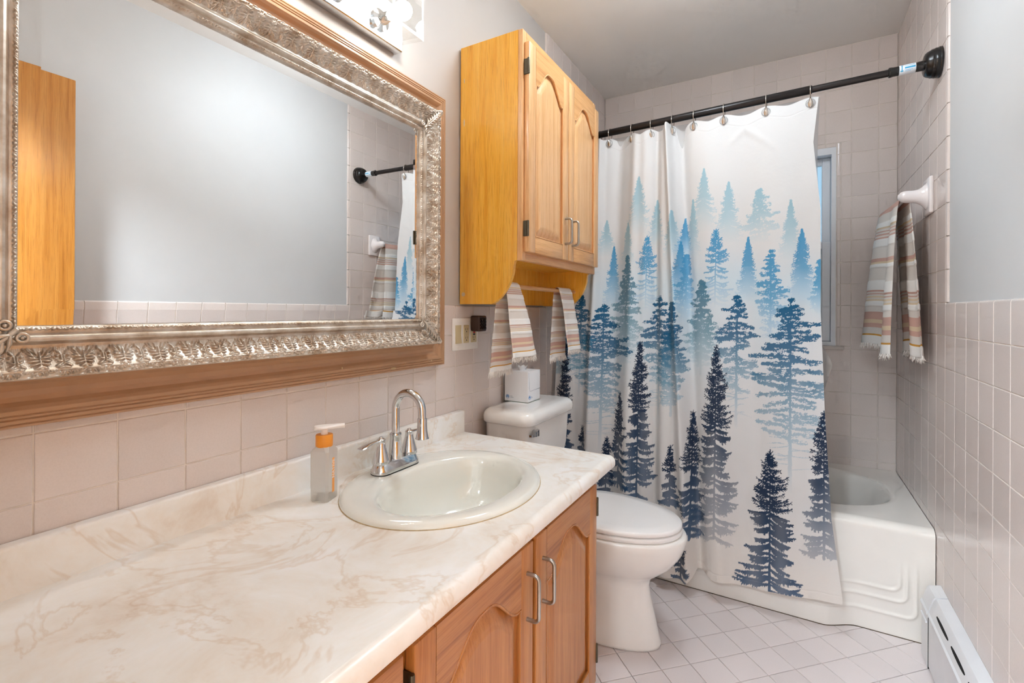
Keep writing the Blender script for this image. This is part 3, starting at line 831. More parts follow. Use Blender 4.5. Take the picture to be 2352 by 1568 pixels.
def corner(yc, zc, sy, sz):
    vf = []
    dy, dz = sy / math.sqrt(2), sz / math.sqrt(2)
    def at(a, b, x): return (x, yc + dy * a - dz * b * sy * sz, zc + dz * a + dy * b * sy * sz)
    for sg in (-1, 1):
        vf.append(torus(at(0.012, sg * 0.013, 0.064), 0.0062, 0.0024, (1, 0, 0), 18, 8)); vf.append(sphere(at(0.012, sg * 0.013, 0.064), 0.003, 10, 6))
    for k in range(6):
        a = 0.026 + k * 0.0115; w = 0.015 - 0.001 * k
        for sg in (-1, 1):
            p = [at(a - 0.006, sg * 0.001, 0.069 + 0.001 * k), at(a + 0.002, sg * w * 0.5, 0.072 + 0.001 * k), at(a + 0.011, sg * w * 0.95, 0.066 + 0.001 * k)]
            vf.append(tube(p, [0.0022, 0.0034, 0.0010], 8))
    vf.append(tube([at(0.008, 0, 0.064), at(0.05, 0, 0.073), at(0.103, 0, 0.074), at(0.112, 0, 0.064)], [0.004, 0.0036, 0.0042, 0.002], 10))
    vf.append(tube([at(0.09, -0.012, 0.069), at(0.104, -0.002, 0.075), at(0.113, 0.0, 0.062)], [0.002, 0.005, 0.002], 8))
    vf.append(tube([at(0.09, 0.012, 0.069), at(0.104, 0.002, 0.075), at(0.113, 0.0, 0.062)], [0.002, 0.005, 0.002], 8))
    part('corner_ornament', merge(*vf), M['silver'], mir, 60)
for yc, sy in ((GY0, -1), (GY1, 1)):
    for zc, sz in ((GZ0, -1), (GZ1, 1)): corner(yc, zc, sy, sz)
for y, z, a in ((0.985, 1.001, 0.012), (0.80, 1.02, 0.0025), (1.155, 1.008, 0.004)):
    part('paint_chip', sphere((0.0288, y, z), 1.0, 10, 6, (0.0012, a, 0.0035)), M['chip'], mir, 180, label='chipped spot in the tan paint')

# ------------------------------------------------------------------ vanity light bar
vl = thing('vanity_light', 'chrome light bar with clear glass cube shades above the mirror', 'light fixture', (0.0, 0.62, 2.0))
part('back_bar', merge(bev(box(XL + 0.0005, 0.026, 0.19, 1.02, 1.936, 2.06), 0.003, 1)), M['chrome'], vl, 40)
for k in range(5):
    yc, zc = 0.928 - 0.152 * k, 1.985
    sh = part('cube_shade', loft([[(x, yc + h * a, zc + h * b) for a, b in ((-1, -1), (1, -1), (1, 1), (-1, 1))] for x, h in ((0.034, 0.046), (0.034, 0.052), (0.134, 0.060), (0.134, 0.052), (0.040, 0.045))], False, False), M['cube_glass'], vl, label='clear pressed-glass cube')
    part('socket', lathe([(0.030, 0.0), (0.030, 0.006), (0.016, 0.010), (0.0135, 0.034), (0.012, 0.036)], (0.026, yc, zc), 'x', 20), M['chrome'], sh, 40)
    part('bulb', sphere((0.112, yc, zc), 0.0245, 24, 16, (1.05, 1, 1)), M['bulb_off'] if k == 1 else M['bulb'], sh, 180)

# ------------------------------------------------------------------ ceiling lamp of the room and hall lamps added as fill (out of the frame)
def dome(name, label, c, r, mat, group=None):
    t = thing(name, label, 'light fixture', c, group)
    part('pan', lathe([(r * 1.08, -0.001), (r * 1.08, -0.018), (r * 0.98, -0.022)], c, 'z', 40), M['white_metal'], t, 40)
    part('diffuser', lathe([(r, -0.02), (r * 0.97, -0.026), (r * 0.85, -0.032), (r * 0.6, -0.038), (r * 0.3, -0.041), (0.004, -0.042)], c, 'z', 40), mat, t, 60)
cl = thing('ceiling_lamp', 'round white bowl lamp on the bathroom ceiling', 'light fixture', (0.78, 1.5, H))
part('canopy', lathe([(0.062, -0.001), (0.062, -0.010), (0.050, -0.022), (0.014, -0.028), (0.012, -0.080)], (0.78, 1.5, H), 'z', 32), M['white_metal'], cl, 40)
part('glass_bowl', sphere((0.78, 1.5, H - 0.125), 0.165, 40, 20, (1, 1, 0.32)), M['ceil_lamp'], cl, 180)
dome('hall_lamp', 'added round white fill lamp on the hall ceiling straight behind the camera', (1.0, -1.7, H), 0.36, M['hall_lamp'], 'added hall fill lamps')  # invented source, brightens the lower room through the doorway
dome('hall_lamp', 'added round white fill lamp on the hall ceiling to the left of the doorway', (0.25, -1.3, H), 0.40, M['hall_fill_b'], 'added hall fill lamps')  # invented source, sends fill through the doorway onto the right wall

# ------------------------------------------------------------------ wall cabinet over the toilet
CY0, CY1, CX, CZ0, CZ1 = 1.345, 2.03, 0.236, 1.193, 2.110
cab = thing('wall_cabinet', 'golden oak wall cabinet with two arched doors and a towel dowel above the toilet', 'cabinet', (0.0, 1.69, CZ0))
side = [(0.0005, CZ0), (0.135, CZ0)]
for t in np.linspace(0, 1, 22):       # ogee sweep of the lower front corner
    x = 0.135 + (0.222 - 0.135) * (math.sin(PI / 2 * t) ** 1.15 if t < 1 else 1)
    z = CZ0 + (1.325 - CZ0) * (1 - math.cos(PI / 2 * t)) ** 0.8
    side.append((x, z))
side += [(0.226, 1.338), (CX, 1.340), (CX, CZ1), (0.0005, CZ1)]
for a, b in ((CY0, CY0 + 0.016), (CY1 - 0.016, CY1)):
    part('side_panel', extrude(side, 'y', a, b), M['oak_side'], cab)
oy = (0.017)
part('top_panel', box(0.001, CX - 0.001, CY0 + 0.016, CY1 - 0.016, CZ1 - 0.016, CZ1 - 0.0005), M['oak_side'], cab)
part('bottom_shelf', box(0.001, CX - 0.001, CY0 + 0.016, CY1 - 0.016, 1.352, 1.368), M['oak_side'], cab)
part('back_panel', box(0.001, 0.008, CY0 + 0.016, CY1 - 0.016, CZ0 + 0.002, CZ1 - 0.016), M['oak_side'], cab)
bars([(CX, CX + 0.018, CY0, CY0 + 0.026, 1.338, CZ1), (CX, CX + 0.018, CY1 - 0.026, CY1, 1.338, CZ1), (CX, CX + 0.018, 1.675, 1.70, 1.37, 2.06)], M['oak_v'], 'face_stile', cab)
bars([(CX, CX + 0.0178, CY0 + 0.026, CY1 - 0.026, 1.338, 1.385), (CX, CX + 0.0178, CY0 + 0.026, CY1 - 0.026, 2.055, CZ1)], M['oak_h'], 'face_rail', cab)
panel_door(cab, CX + 0.037, CY0 + 0.012, 1.686, 1.368, 2.070, M['oak_v'], M['oak_h'], stile=0.05, rail=0.055, peak=0.05, arch=0.075, slope=0.034, handle=(1.655, 1.43, 1.526), hinges=(1.985, 1.445), hinge_y=CY0 + 0.012)
panel_door(cab, CX + 0.037, 1.692, CY1 - 0.008, 1.368, 2.070, M['oak_v'], M['oak_h'], stile=0.05, rail=0.055, peak=0.05, arch=0.075, slope=0.034, handle=(1.722, 1.43, 1.526))
DWX, DWZ, DWR = 0.160, 1.258, 0.0085
part('towel_dowel', lathe([(DWR, CY0 + 0.017), (DWR, CY1 - 0.017)], (DWX, 0, DWZ), 'y', 16), M['oak_h'], cab, 40)
for z, a, b in ((1.84, 0.0035, 0.014), (1.228, 0.009, 0.008), (1.99, 0.0025, 0.009)):
    part('chipped_spot', sphere((0.016, CY0 + 0.0002, z), 1.0, 10, 6, (a, 0.0006, b)), M['chip'], cab, 180, label='pale chip in the side veneer')

# ------------------------------------------------------------------ towels
STR = [('w', 3.0), ('o', 0.5), ('b', 2.2), ('p', 1.6), ('y', 1.2), ('p', 2.6), ('b', 2.2), ('w', 1.6), ('y', .6), ('b', .5), ('y', .6), ('b', .5), ('p', .5), ('b', .5), ('p', .5), ('w', 3.4), ('b', 4.5), ('w', 1.2), ('y', .8), ('p', 1.0), ('b', 4), ('w', 2.6), ('p', .5), ('b', .6), ('p', .5), ('b', .6), ('p', .5), ('b', .6), ('y', .6), ('w', 1.8), ('b', 3), ('p', 3.2)]
TC = {'w': (242, 238, 233), 'b': (226, 217, 208), 'p': (210, 168, 153), 'o': (212, 152, 62), 'y': (226, 204, 172)}
def towel_mat():
    t = NT('striped_terry_cloth')
    at = t.n('ShaderNodeAttribute'); at.attribute_name = 'v'
    tot = sum(q for _, q in STR); pos = 0; stops = []
    for c, q in STR: stops.append((pos / tot, lin(TC[c]))); pos += q
    ramp = t.ramp(at.outputs['Fac'], stops, 'CONSTANT')
    v = t.coord('Object')
    nz = t.noise(v, 900, 2)
    t.set(Base__Color=t.mix(0.5, ramp, t.ramp(nz, [(0.3, (0.86, 0.86, 0.86, 1)), (0.6, (1, 1, 1, 1))]), 'MULTIPLY'), Roughness=0.95)
    t.bump(nz, 0.5, 0.001)
    return t.m
M['towel'] = towel_mat()
def stripe_height(v):
    tot = sum(q for _, q in STR); h = np.zeros_like(v); pos = 0
    for c, q in STR:
        if c == 'w' and q > 1.0:
            a, b = pos / tot, (pos + q) / tot
            h = np.maximum(h, sm(a - .004, a + .004, v) * sm(b + .004, b - .004, v))
        pos += q
    return h
def towel(name, label, f, nt, ns, half, seed, group, rows=2):
    """f(t, s) -> (x, y, z) arrays; t across, s along the cloth from back hem (0) to front hem (1)"""
    t = np.linspace(0, 1, nt); s = np.linspace(0, 1, ns)
    Tt, Ss = np.meshgrid(t, s, indexing='ij')
    X, Y, Z = f(Tt, Ss)
    v = np.clip(1 - np.abs(2 * Ss - 1), 0, 1) * 0.999
    dX = np.gradient(X, axis=0); dY = np.gradient(Y, axis=0); dZ = np.gradient(Z, axis=0)
    eX = np.gradient(X, axis=1); eY = np.gradient(Y, axis=1); eZ = np.gradient(Z, axis=1)
    N = np.stack([dY * eZ - dZ * eY, dZ * eX - dX * eZ, dX * eY - dY * eX], -1); N /= np.linalg.norm(N, axis=-1, keepdims=True) + 1e-12
    root = thing(name, label, 'towel', (float(X.mean()), float(Y.mean()), float(Z.min())), group)
    hs = stripe_height(v) * 0.0018
    em = np.clip(np.minimum(Tt, 1 - Tt) * (nt - 1) / 1.5, 0, 1) ** .6
    hs = hs * em; th = 0.0030 * em
    Nn = N
    X2 = np.concatenate([X + Nn[..., 0] * hs, (X - Nn[..., 0] * (th + hs))[:, ::-1]], 1)
    Y2 = np.concatenate([Y + Nn[..., 1] * hs, (Y - Nn[..., 1] * (th + hs))[:, ::-1]], 1)
    Z2 = np.concatenate([Z + Nn[..., 2] * hs, (Z - Nn[..., 2] * (th + hs))[:, ::-1]], 1)
    v2 = np.concatenate([v, v[:, ::-1]], 1)
    grid_mesh('cloth', X2, Y2, Z2, M['towel'], root, attrs={'v': ('FLOAT', v2)})
    rng = random.Random(seed); vf = []
    for end in (0, -1):
        for i in range(0, nt):
            for r in range(rows):
                p = (float(X[i, end]) + rng.uniform(-.002, .002), float(Y[i, end]) + rng.uniform(-.003, .003), float(Z[i, end]) + 0.003)
                l = rng.uniform(0.013, 0.026); dx, dy = rng.uniform(-.007, .007), rng.uniform(-.008, .008)
                vf.append(tube([p, (p[0] + dx * .3, p[1] + dy * .5, p[2] - l * .55), (p[0] + dx, p[1] + dy * .9, p[2] - l)], [0.0016, 0.0013, 0.0006], 5))
    fr = part('fringe', merge(*vf), M['fringe'], root, 180, label='white knotted fringe'); fr['kind'] = 'stuff'
    return root
def dowel_towel(name, label, yt, yb, yf, zb, zf, seed, grp, xoff=0.0, amp=0.006):
    """yt: (y0,y1) on the dowel; yb/yf: (y0,y1) at the back and front hem"""
    R = DWR + 0.0032
    def f(t, s):
        Lb, Lf = DWZ - zb, DWZ - zf; A = PI * R; tot = Lb + A + Lf
        l = s * tot
        kb = np.clip(1 - l / Lb, 0, 1); kf = np.clip((l - Lb - A) / Lf, 0, 1)
        th = PI - np.clip((l - Lb) / A, 0, 1) * PI
        X = DWX + R * np.cos(th); Z = DWZ + R * np.sin(th)
        Z = Z - kb * Lb - kf * Lf
        e0 = yt[0] + (yb[0] - yt[0]) * kb ** .8 + (yf[0] - yt[0]) * kf ** .8; e1 = yt[1] + (yb[1] - yt[1]) * kb ** .8 + (yf[1] - yt[1]) * kf ** .8
        Y = e0 + (e1 - e0) * t
        w = np.sin(t * PI * 2.4 + seed) * amp
        X = X + kf ** .7 * (0.012 + xoff + w) - kb ** .7 * (0.012 - w)
        X = X + 0.010 * np.sin(PI * t) * (kf - kb) * 0.6
        Y = Y + 0.004 * np.sin(9 * kf + seed) * (t - .5)
        return X, Y, Z
    return towel(name, label, f, 46, 240, None, seed, grp)
dowel_towel('hand_towel', 'striped fringed hand towel draped over the near end of the cabinet dowel', (1.372, 1.475), (1.336, 1.492), (1.392, 1.578), 0.955, 1.005, 3, 'hand towels on the cabinet dowel', 0.01)
dowel_towel('hand_towel', 'striped fringed hand towel draped over the far end of the cabinet dowel by the curtain', (1.825, 1.95), (1.800, 1.968), (1.872, 2.02), 0.965, 0.998, 8, 'hand towels on the cabinet dowel', 0.004)

# ------------------------------------------------------------------ towel bar on the right wall and its towel
BX, BZ = 1.398, 1.600
tb = thing('towel_bar', 'white ceramic towel bar on the right tile wall beside the tub', 'towel bar', (W, 2.5, BZ))
for yc in (2.250, 2.62):
    part('wall_plate', rbox(W - 0.013, W + 0.0005, yc - 0.048, yc + 0.048, BZ - 0.068, BZ + 0.066, 0.006, 3), M['ceramic_white'], tb, 50)
    rings = []
    for q, (rx, rz) in zip(np.linspace(0, 1, 12), [(0.036, 0.055), (0.030, 0.044), (0.026, 0.034), (0.024, 0.028), (0.023, 0.025), (0.0225, 0.0235), (0.0225, 0.023), (0.0225, 0.023), (0.022, 0.0225), (0.0205, 0.021), (0.016, 0.017), (0.006, 0.006)]):
        x = W - 0.010 - q * 0.086
        rings.append([(x, yc + rx * math.cos(a), BZ + 0.006 * q - 0.0 + rz * math.sin(a)) for a in np.linspace(0, 2 * PI, 25)[:-1]])
    part('post', loft(rings), M['ceramic_white'], tb, 180)
part('bar', lathe([(0.009, 2.255), (0.009, 2.615)], (BX, 0, BZ), 'y', 16), M['ceramic_white'], tb, 40)
def bath_f(t, s):
    R = 0.0125 + 0.014 * t ** 1.5; zb, zf = 1.015, 1.012
    Lb, Lf = BZ - zb, BZ - zf; A = PI * R; l = s * (Lb + A + Lf)
    kb = np.clip(1 - l / Lb, 0, 1); kf = np.clip((l - Lb - A) / Lf, 0, 1)
    th = np.clip((l - Lb) / A, 0, 1) * PI
    X = BX + R * np.cos(th); Z = BZ + R * np.sin(th) - kb * Lb - kf * Lf
    y0 = 2.270 - 0.125 * kb ** .7 - 0.050 * kf ** .7; y1 = 2.65 - 0.10 * kb + 0.10 * kf
    Y = y0 + (y1 - y0) * t
    X = X - kf ** .5 * (0.026 + 0.034 * t + 0.024 * np.sin(t * PI * 3.4 + 0.4)) + kb ** .6 * (0.018 + 0.010 * np.sin(t * PI * 5))
    Z = Z + kf * 0.03 * t - 0.008 * np.sin(t * 9) * (kf + kb)
    return X, Y, Z
towel('bath_towel', 'striped fringed bath towel hanging in folds on the ceramic bar by the tub', bath_f, 90, 300, None, 5, None)

# ------------------------------------------------------------------ toilet
TY = 1.664
toi = thing('toilet', 'white china toilet with closed lid between the vanity and the tub', 'toilet', (0.4, TY, 0))
def oval(xb, xf, hw, z, n=56, p=2.0, fp=2.0):
    """egg outline: widest at xw, longer to the front"""
    xw = xb + (xf - xb) * 0.42; pts = []
    for i in range(n):
        a = 2 * PI * i / n; c, s = math.cos(a), math.sin(a)
        e = fp if c > 0 else p
        rx = (xf - xw) if c > 0 else (xw - xb)
        pts.append((xw + rx * math.copysign(abs(c) ** (2 / e), c), TY + hw * math.copysign(abs(s) ** (2 / 2.15), s), z))
    return pts
rings = [oval(0.155, 0.632, 0.104, 0.0, p=3), oval(0.150, 0.640, 0.110, 0.004, p=3), oval(0.15, 0.640, 0.110, 0.012, p=3), oval(0.155, 0.632, 0.107, 0.035, p=3),
         oval(0.17, 0.618, 0.102, 0.10, p=3), oval(0.18, 0.602, 0.098, 0.165, p=3), oval(0.19, 0.598, 0.098, 0.205, p=3),
         oval(0.19, 0.605, 0.106, 0.232), oval(0.19, 0.645, 0.130, 0.262), oval(0.19, 0.682, 0.154, 0.295), oval(0.19, 0.708, 0.170, 0.335),
         oval(0.19, 0.721, 0.177, 0.37), oval(0.19, 0.724, 0.179, 0.392), oval(0.195, 0.720, 0.176, 0.401), oval(0.21, 0.70, 0.160, 0.404)]
part('bowl', loft(rings), M['china'], toi, 180)
part('seat', loft([oval(0.232, 0.706, 0.170, 0.4045), oval(0.23, 0.709, 0.173, 0.408), oval(0.23, 0.709, 0.173, 0.418), oval(0.232, 0.706, 0.170, 0.421)]), M['seat'], toi, 60)
part('lid', loft([oval(0.228, 0.704, 0.169, 0.4235), oval(0.226, 0.708, 0.173, 0.427), oval(0.226, 0.708, 0.173, 0.436), oval(0.23, 0.702, 0.167, 0.441), oval(0.26, 0.66, 0.13, 0.4435), oval(0.34, 0.55, 0.05, 0.4445)]), M['seat'], toi, 60)
def rrect(x0, x1, y0, y1, r, z, n=8):
    pts = []
    for cx, cy, a0 in ((x1 - r, y1 - r, 0), (x0 + r, y1 - r, PI / 2), (x0 + r, y0 + r, PI), (x1 - r, y0 + r, 1.5 * PI)):
        pts += [(cx + r * math.cos(a0 + PI / 2 * i / n), cy + r * math.sin(a0 + PI / 2 * i / n), z) for i in range(n + 1)]
    return pts
TW = 0.213
part('tank', loft([rrect(0.035, 0.165, TY - 0.15, TY + 0.15, 0.03, 0.40), rrect(0.03, 0.175, TY - 0.165, TY + 0.165, 0.03, 0.44), rrect(0.022, 0.205, TY - 0.192, TY + 0.192, 0.035, 0.62), rrect(0.02, 0.212, TY - 0.197, TY + 0.197, 0.035, 0.752)]), M['china'], toi, 60)
part('tank_lid', loft([rrect(0.016, 0.226, TY - TW + .004, TY + TW - .004, 0.045, 0.7525), rrect(0.012, 0.230, TY - TW, TY + TW, 0.048, 0.757), rrect(0.012, 0.231, TY - TW, TY + TW, 0.048, 0.777), rrect(0.015, 0.228, TY - TW + .003, TY + TW - .003, 0.046, 0.788), rrect(0.021, 0.221, TY - TW + .010, TY + TW - .010, 0.042, 0.797),
                        rrect(0.032, 0.208, TY - TW + .022, TY + TW - .022, 0.036, 0.8025), rrect(0.05, 0.185, TY - TW + .045, TY + TW - .045, 0.03, 0.804)]), M['china'], toi, 60)
lev = part('flush_lever', lathe([(0.013, 0.0), (0.013, 0.006), (0.010, 0.010)], (0.2115, TY - 0.150, 0.722), 'x', 18), M['chrome'], toi, 40, label='chrome flush lever')
hp = [(0.226, TY - 0.132, 0.722)]
part('lever_arm', loft([[(0.221 + dx, TY - 0.150 + y, 0.722 + z) for dx, z in ((0, -h), (d, -h * .8), (d, h * .8), (0, h))] for y, h, d in ((0.016, 0.0145, 0.008), (-0.01, 0.011, 0.011), (-0.035, 0.007, 0.012), (-0.048, 0.004, 0.009))]), M['chrome'], lev, 30)
for s in (-1, 1):
    part('bolt_cap', sphere((0.34, TY + s * 0.115, 0.004), 0.012, 14, 8, (1, 1, 0.9)), M['seat'], toi, 180)
for q in (-0.06, 0.06): part('seat_hinge', rbox(0.205, 0.235, TY + q - 0.015, TY + q + 0.015, 0.4045, 0.428, 0.004), M['seat'], toi, 40)

# ------------------------------------------------------------------ tissue box
bx0, bx1, by0, by1, bz0, bz1 = 0.020, 0.128, 1.628, 1.734, 0.8055, 0.928
tis = thing('tissue_box', 'white cube tissue box with small blue logo on the toilet tank', 'tissue box', (0.075, 1.68, bz0))
part('carton', bev(box(bx0, bx1, by0, by1, bz0, bz1), 0.002, 2), M['card'], tis, 40)
part('carton_base', box(bx0 + .001, bx1 - .001, by0 + .001, by1 - .001, bz0 - 0.0009, bz0 + 0.0008), M['green_card'], tis)
part('flap_seam', merge(tube([(bx1 + .0002, by0 + .006, bz1 - .003), (bx1 + .0002, by0 + .010, bz0 + .055), (bx1 + .0002, by0 + .016, bz0 + .043), (bx1 + .0002, by1 - .002, bz0 + .046)], 0.0005, 5)), M['grey_ink'], tis)
logo = []
for (nx, c) in (('y', (bx0 + 0.014, by0 - 0.0002, bz0 + 0.018)), ('x', (bx1 + 0.0002, by0 + 0.014, bz0 + 0.018))):
    ax = (0, 1, 0) if nx == 'y' else (1, 0, 0)
    logo.append(torus(c, 0.0075, 0.0009, ax, 20, 5))
    for k in range(5):
        a = PI * k / 4; o1 = 0.0045 * math.cos(a); o2 = 0.0045 * math.sin(a) - .001
        logo.append(sphere((c[0] + o1, c[1], c[2] + o2) if nx == 'y' else (c[0], c[1] + o1, c[2] + o2), 0.0019, 8, 5, (1, 0.2, 1) if nx == 'y' else (0.2, 1, 1)))
    logo.append(sphere(c, 0.0026, 8, 5, (1, 0.2, 1) if nx == 'y' else (0.2, 1, 1)))
    part('logo', merge(*logo), M['blue_ink'], tis, label='small blue flower logo'); logo = []
def thin(nx, a0, a1, z0, z1): return box(bx0 + a0, bx0 + a1, by0 - .0004, by0 + .0002, bz0 + z0, bz0 + z1) if nx == 'y' else box(bx1 - .0002, bx1 + .0004, by0 + a0, by0 + a1, bz0 + z0, bz0 + z1)
for nx, l1, l2 in (('y', .037, .042), ('x', .034, .038)): part('small_print', merge(thin(nx, .027, l1, .0195, .0212), thin(nx, .027, l2, .0145, .0162)), M['grey_ink'], tis)
rng = random.Random(2); tr = []
for k in range(9):
    a = 2 * PI * k / 9; rr_ = 0.016 + 0.008 * rng.random()
    tr.append((rr_ * math.cos(a), rr_ * math.sin(a)))
tcx, tcy = 0.074, 1.681
part('tissue', loft([[(tcx + p[0] * .5, tcy + p[1], bz1 - .004) for p in tr], [(tcx + p[0] * .45, tcy + p[1] * 1.1, bz1 + .006) for p in tr], [(tcx + p[0] * .7, tcy + p[1] * 1.4, bz1 + .013 + .006 * (i % 2)) for i, p in enumerate(tr)]], False, False), M['tissue'], tis, 180)

# ------------------------------------------------------------------ switch and outlet plate, plug-in
sw = thing('wall_switch_plate', 'white three-gang plate with switch and two outlets below the wall cabinet', 'switch plate', (0.0, 1.376, 1.085))
y0, y1, z0, z1 = 1.298, 1.455, 1.028, 1.143
part('plate', bev(box(0.0002, 0.006, y0, y1, z0, z1), 0.0025, 2), M['plate'], sw, 40)
gy = [1.329, 1.3765, 1.424]
rk = [(0.006, gy[0] - 0.0165, 1.053), (0.0105, gy[0] - 0.0165, 1.053), (0.0065, gy[0] - 0.0165, 1.085), (0.0078, gy[0] - 0.0165, 1.118), (0.006, gy[0] - 0.0165, 1.118)]
part('rocker', extrude([(p[0], p[2]) for p in rk], 'y', gy[0] - 0.0165, gy[0] + 0.0165), M['almond'], sw)
for k in (1, 2):
    ot = part('outlet', bev(box(0.005, 0.0085, gy[k] - 0.0165, gy[k] + 0.0165, 1.053, 1.118), 0.001, 1), M['almond'], sw, 40)
    slots = []
    for zz in (1.070, 1.101):
        slots += [box(0.0084, 0.0088, gy[k] - 0.0072, gy[k] - 0.0054, zz - 0.002, zz + 0.006), box(0.0084, 0.0088, gy[k] + 0.0054, gy[k] + 0.0072, zz - 0.002, zz + 0.006), lathe([(0.0024, 0.0084), (0.0024, 0.0088)], (0, gy[k], zz - 0.007), 'x', 10)]
    part('slots', merge(*slots), M['black'], ot)
    if k == 2:
        part('test_button', box(0.0084, 0.0098, gy[k] - 0.006, gy[k] + 0.006, 1.080, 1.0855), M['black'], ot); part('reset_button', box(0.0084, 0.0098, gy[k] - 0.006, gy[k] + 0.006, 1.087, 1.0925), M['red'], ot)
for y in gy:
    for z in (1.036, 1.135): part('screw', lathe([(0.0028, 0.006), (0.002, 0.0072)], (0, y, z), 'x', 12), M['plate'], sw, 40)
pg = thing('plug_in_freshener', 'dark brown plug-in with a lattice front in the upper outlet', 'plug-in', (0.03, 1.425, 1.12))
part('housing', bev(box(0.0092, 0.050, 1.398, 1.448, 1.094, 1.152), 0.006, 3), M['brown_plastic'], pg, 40)
lat = []
for k in range(-3, 4):
    o = k * 0.0115
    for sg in (-1, 1):
        a, b = Vector((0.0503, 1.423 - 0.019, 1.123 - sg * 0.019 + o)), Vector((0.0503, 1.423 + 0.019, 1.123 + sg * 0.019 + o))
        za, zb_ = 1.102, 1.145
        pts = [a + (b - a) * t for t in np.linspace(0, 1, 12)]; pts = [p for p in pts if za <= p.z <= zb_]
        if len(pts) > 1: lat.append(tube(pts, 0.0013, 5))
part('lattice', merge(*lat), M['black_plastic'], pg, 60)

# ------------------------------------------------------------------ baseboard heater
ht = thing('baseboard_heater', 'white painted baseboard heater with dark vent slots along the right wall', 'heater', (W - 0.025, 1.4, 0))
hp = [(W - 0.0005, 0.03), (W - 0.040, 0.03), (W - 0.046, 0.012), (W - 0.049, 0.012), (W - 0.049, 0.176), (W - 0.053, 0.180), (W - 0.053, 0.186), (W - 0.048, 0.190), (W - 0.036, 0.230), (W - 0.030, 0.238), (W - 0.0005, 0.246)]
part('cover', extrude(hp, 'y', 0.72, 2.0), M['white_metal'], ht, 30)
hp2 = [(p[0] - (0.0015 if p[0] < W - 0.01 else 0), p[1] + (0.0015 if p[1] > 0.2 else 0)) for p in hp]
hp2 = [(W - 0.0005, 0.004), (W - 0.0505, 0.004)] + hp2[4:]
part('end_cap', extrude(hp2, 'y', 2.003, 2.088), M['white_metal'], ht, 30)
part('end_bead', tube([(W - 0.0525, 2.010, 0.150), (W - 0.0525, 2.080, 0.150)], 0.003, 8), M['white_metal'], ht, 60)
part('seam', box(W - 0.0500, W - 0.003, 1.9995, 2.0035, 0.004, 0.17), M['dark_void'], ht)
y = 1.94
while y > 0.9:
    a, b = y - 0.135, y
    pts = []
    for t in np.linspace(0, 2 * PI, 25)[:-1]:
        yy = (a + b) / 2 + 0.064 * math.cos(t); q = 0.55 + 0.13 * math.copysign(abs(math.sin(t)) ** 0.7, math.sin(t))
        pts.append((yy, q))
    ring = [[(W - 0.048 + 0.012 * q - d, yy, 0.190 + 0.040 * q + d * 0.3) for yy, q in pts] for d in (-0.002, 0.0004)]
    part('vent_slot', loft(ring), M['dark_void'], ht)
    y -= 0.155

# ------------------------------------------------------------------ shower rod, rings
RZ = 2.035
def rod_y(x): return 2.212 - 0.061 * x
def rl(prof, x0):   # lathe along the rod, profile (r, x)
    rings = [[(x, rod_y(x) + r * math.cos(a), RZ + r * math.sin(a)) for a in np.linspace(0, 2 * PI, 29)[:-1]] for r, x in prof]
    return loft(rings)
rod = thing('shower_rod', 'dark bronze tension rod across the tub alcove', 'shower rod', (0.7, 2.17, RZ))
part('thick_tube', rl([(0.0150, 0.03), (0.0160, 0.032), (0.0160, 1.094), (0.0145, 1.096)], 0), M['black_metal'], rod, 40)
part('thin_tube', rl([(0.0125, 1.09), (0.0125, 1.335)], 0), M['black_metal'], rod, 40)
part('collar', rl([(0.0135, 1.328), (0.0172, 1.33), (0.0175, 1.334), (0.0165, 1.340), (0.0160, 1.342), (0.0160, 1.425)], 0), M['black_plastic'], rod, 40)
lab = part('label_sticker', rl([(0.0162, 1.358), (0.0164, 1.3585), (0.0164, 1.4035), (0.0162, 1.404)], 0), M['label_white'], rod, 40, label='white and blue printed sticker')
def strip(x0, x1, a0, a1, r=0.0167):
    V = []; n = 8
    for rr_ in (r - 0.0004, r):
        for x in (x0, x1):
            V += [(x, rod_y(x) - rr_ * math.cos(a), RZ + rr_ * math.sin(a)) for a in np.linspace(a0, a1, n)]
    F = [(i, i + 1, n + i + 1, n + i) for i in range(n - 1)] + [(2 * n + i, 3 * n + i, 3 * n + i + 1, 2 * n + i + 1) for i in range(n - 1)]
    F += [(0, n, 3 * n, 2 * n), (n - 1, 3 * n - 1, 4 * n - 1, 2 * n - 1)] + [(i, 2 * n + i, 2 * n + i + 1, i + 1) for i in range(n - 1)] + [(n + i, n + i + 1, 3 * n + i + 1, 3 * n + i) for i in range(n - 1)]
    return V, F
part('printed_arrow', merge(strip(1.364, 1.3665, -0.5, 0.9), strip(1.361, 1.3695, -0.62, -0.45), strip(1.3625, 1.368, -0.72, -0.6)), M['label_blue'], lab)
part('printed_band', merge(strip(1.373, 1.402, -0.15, 0.18), strip(1.374, 1.400, 0.5, 0.58), strip(1.374, 1.395, -0.5, -0.43), strip(1.374, 1.390, -0.72, -0.66)), M['label_blue'], lab)
for xw, s in ((W, -1), (0.0, 1)):
    part('end_flange', rl([(r, xw + s * x) for r, x in ((0.051, 0.0008), (0.051, 0.006), (0.0495, 0.008), (0.0495, 0.016), (0.048, 0.018), (0.047, 0.026), (0.045, 0.028), (0.042, 0.036), (0.037, 0.042), (0.030, 0.045), (0.018, 0.046), (0.017, 0.047), (0.0165, 0.062))], 0), M['black_plastic'], rod, 35)

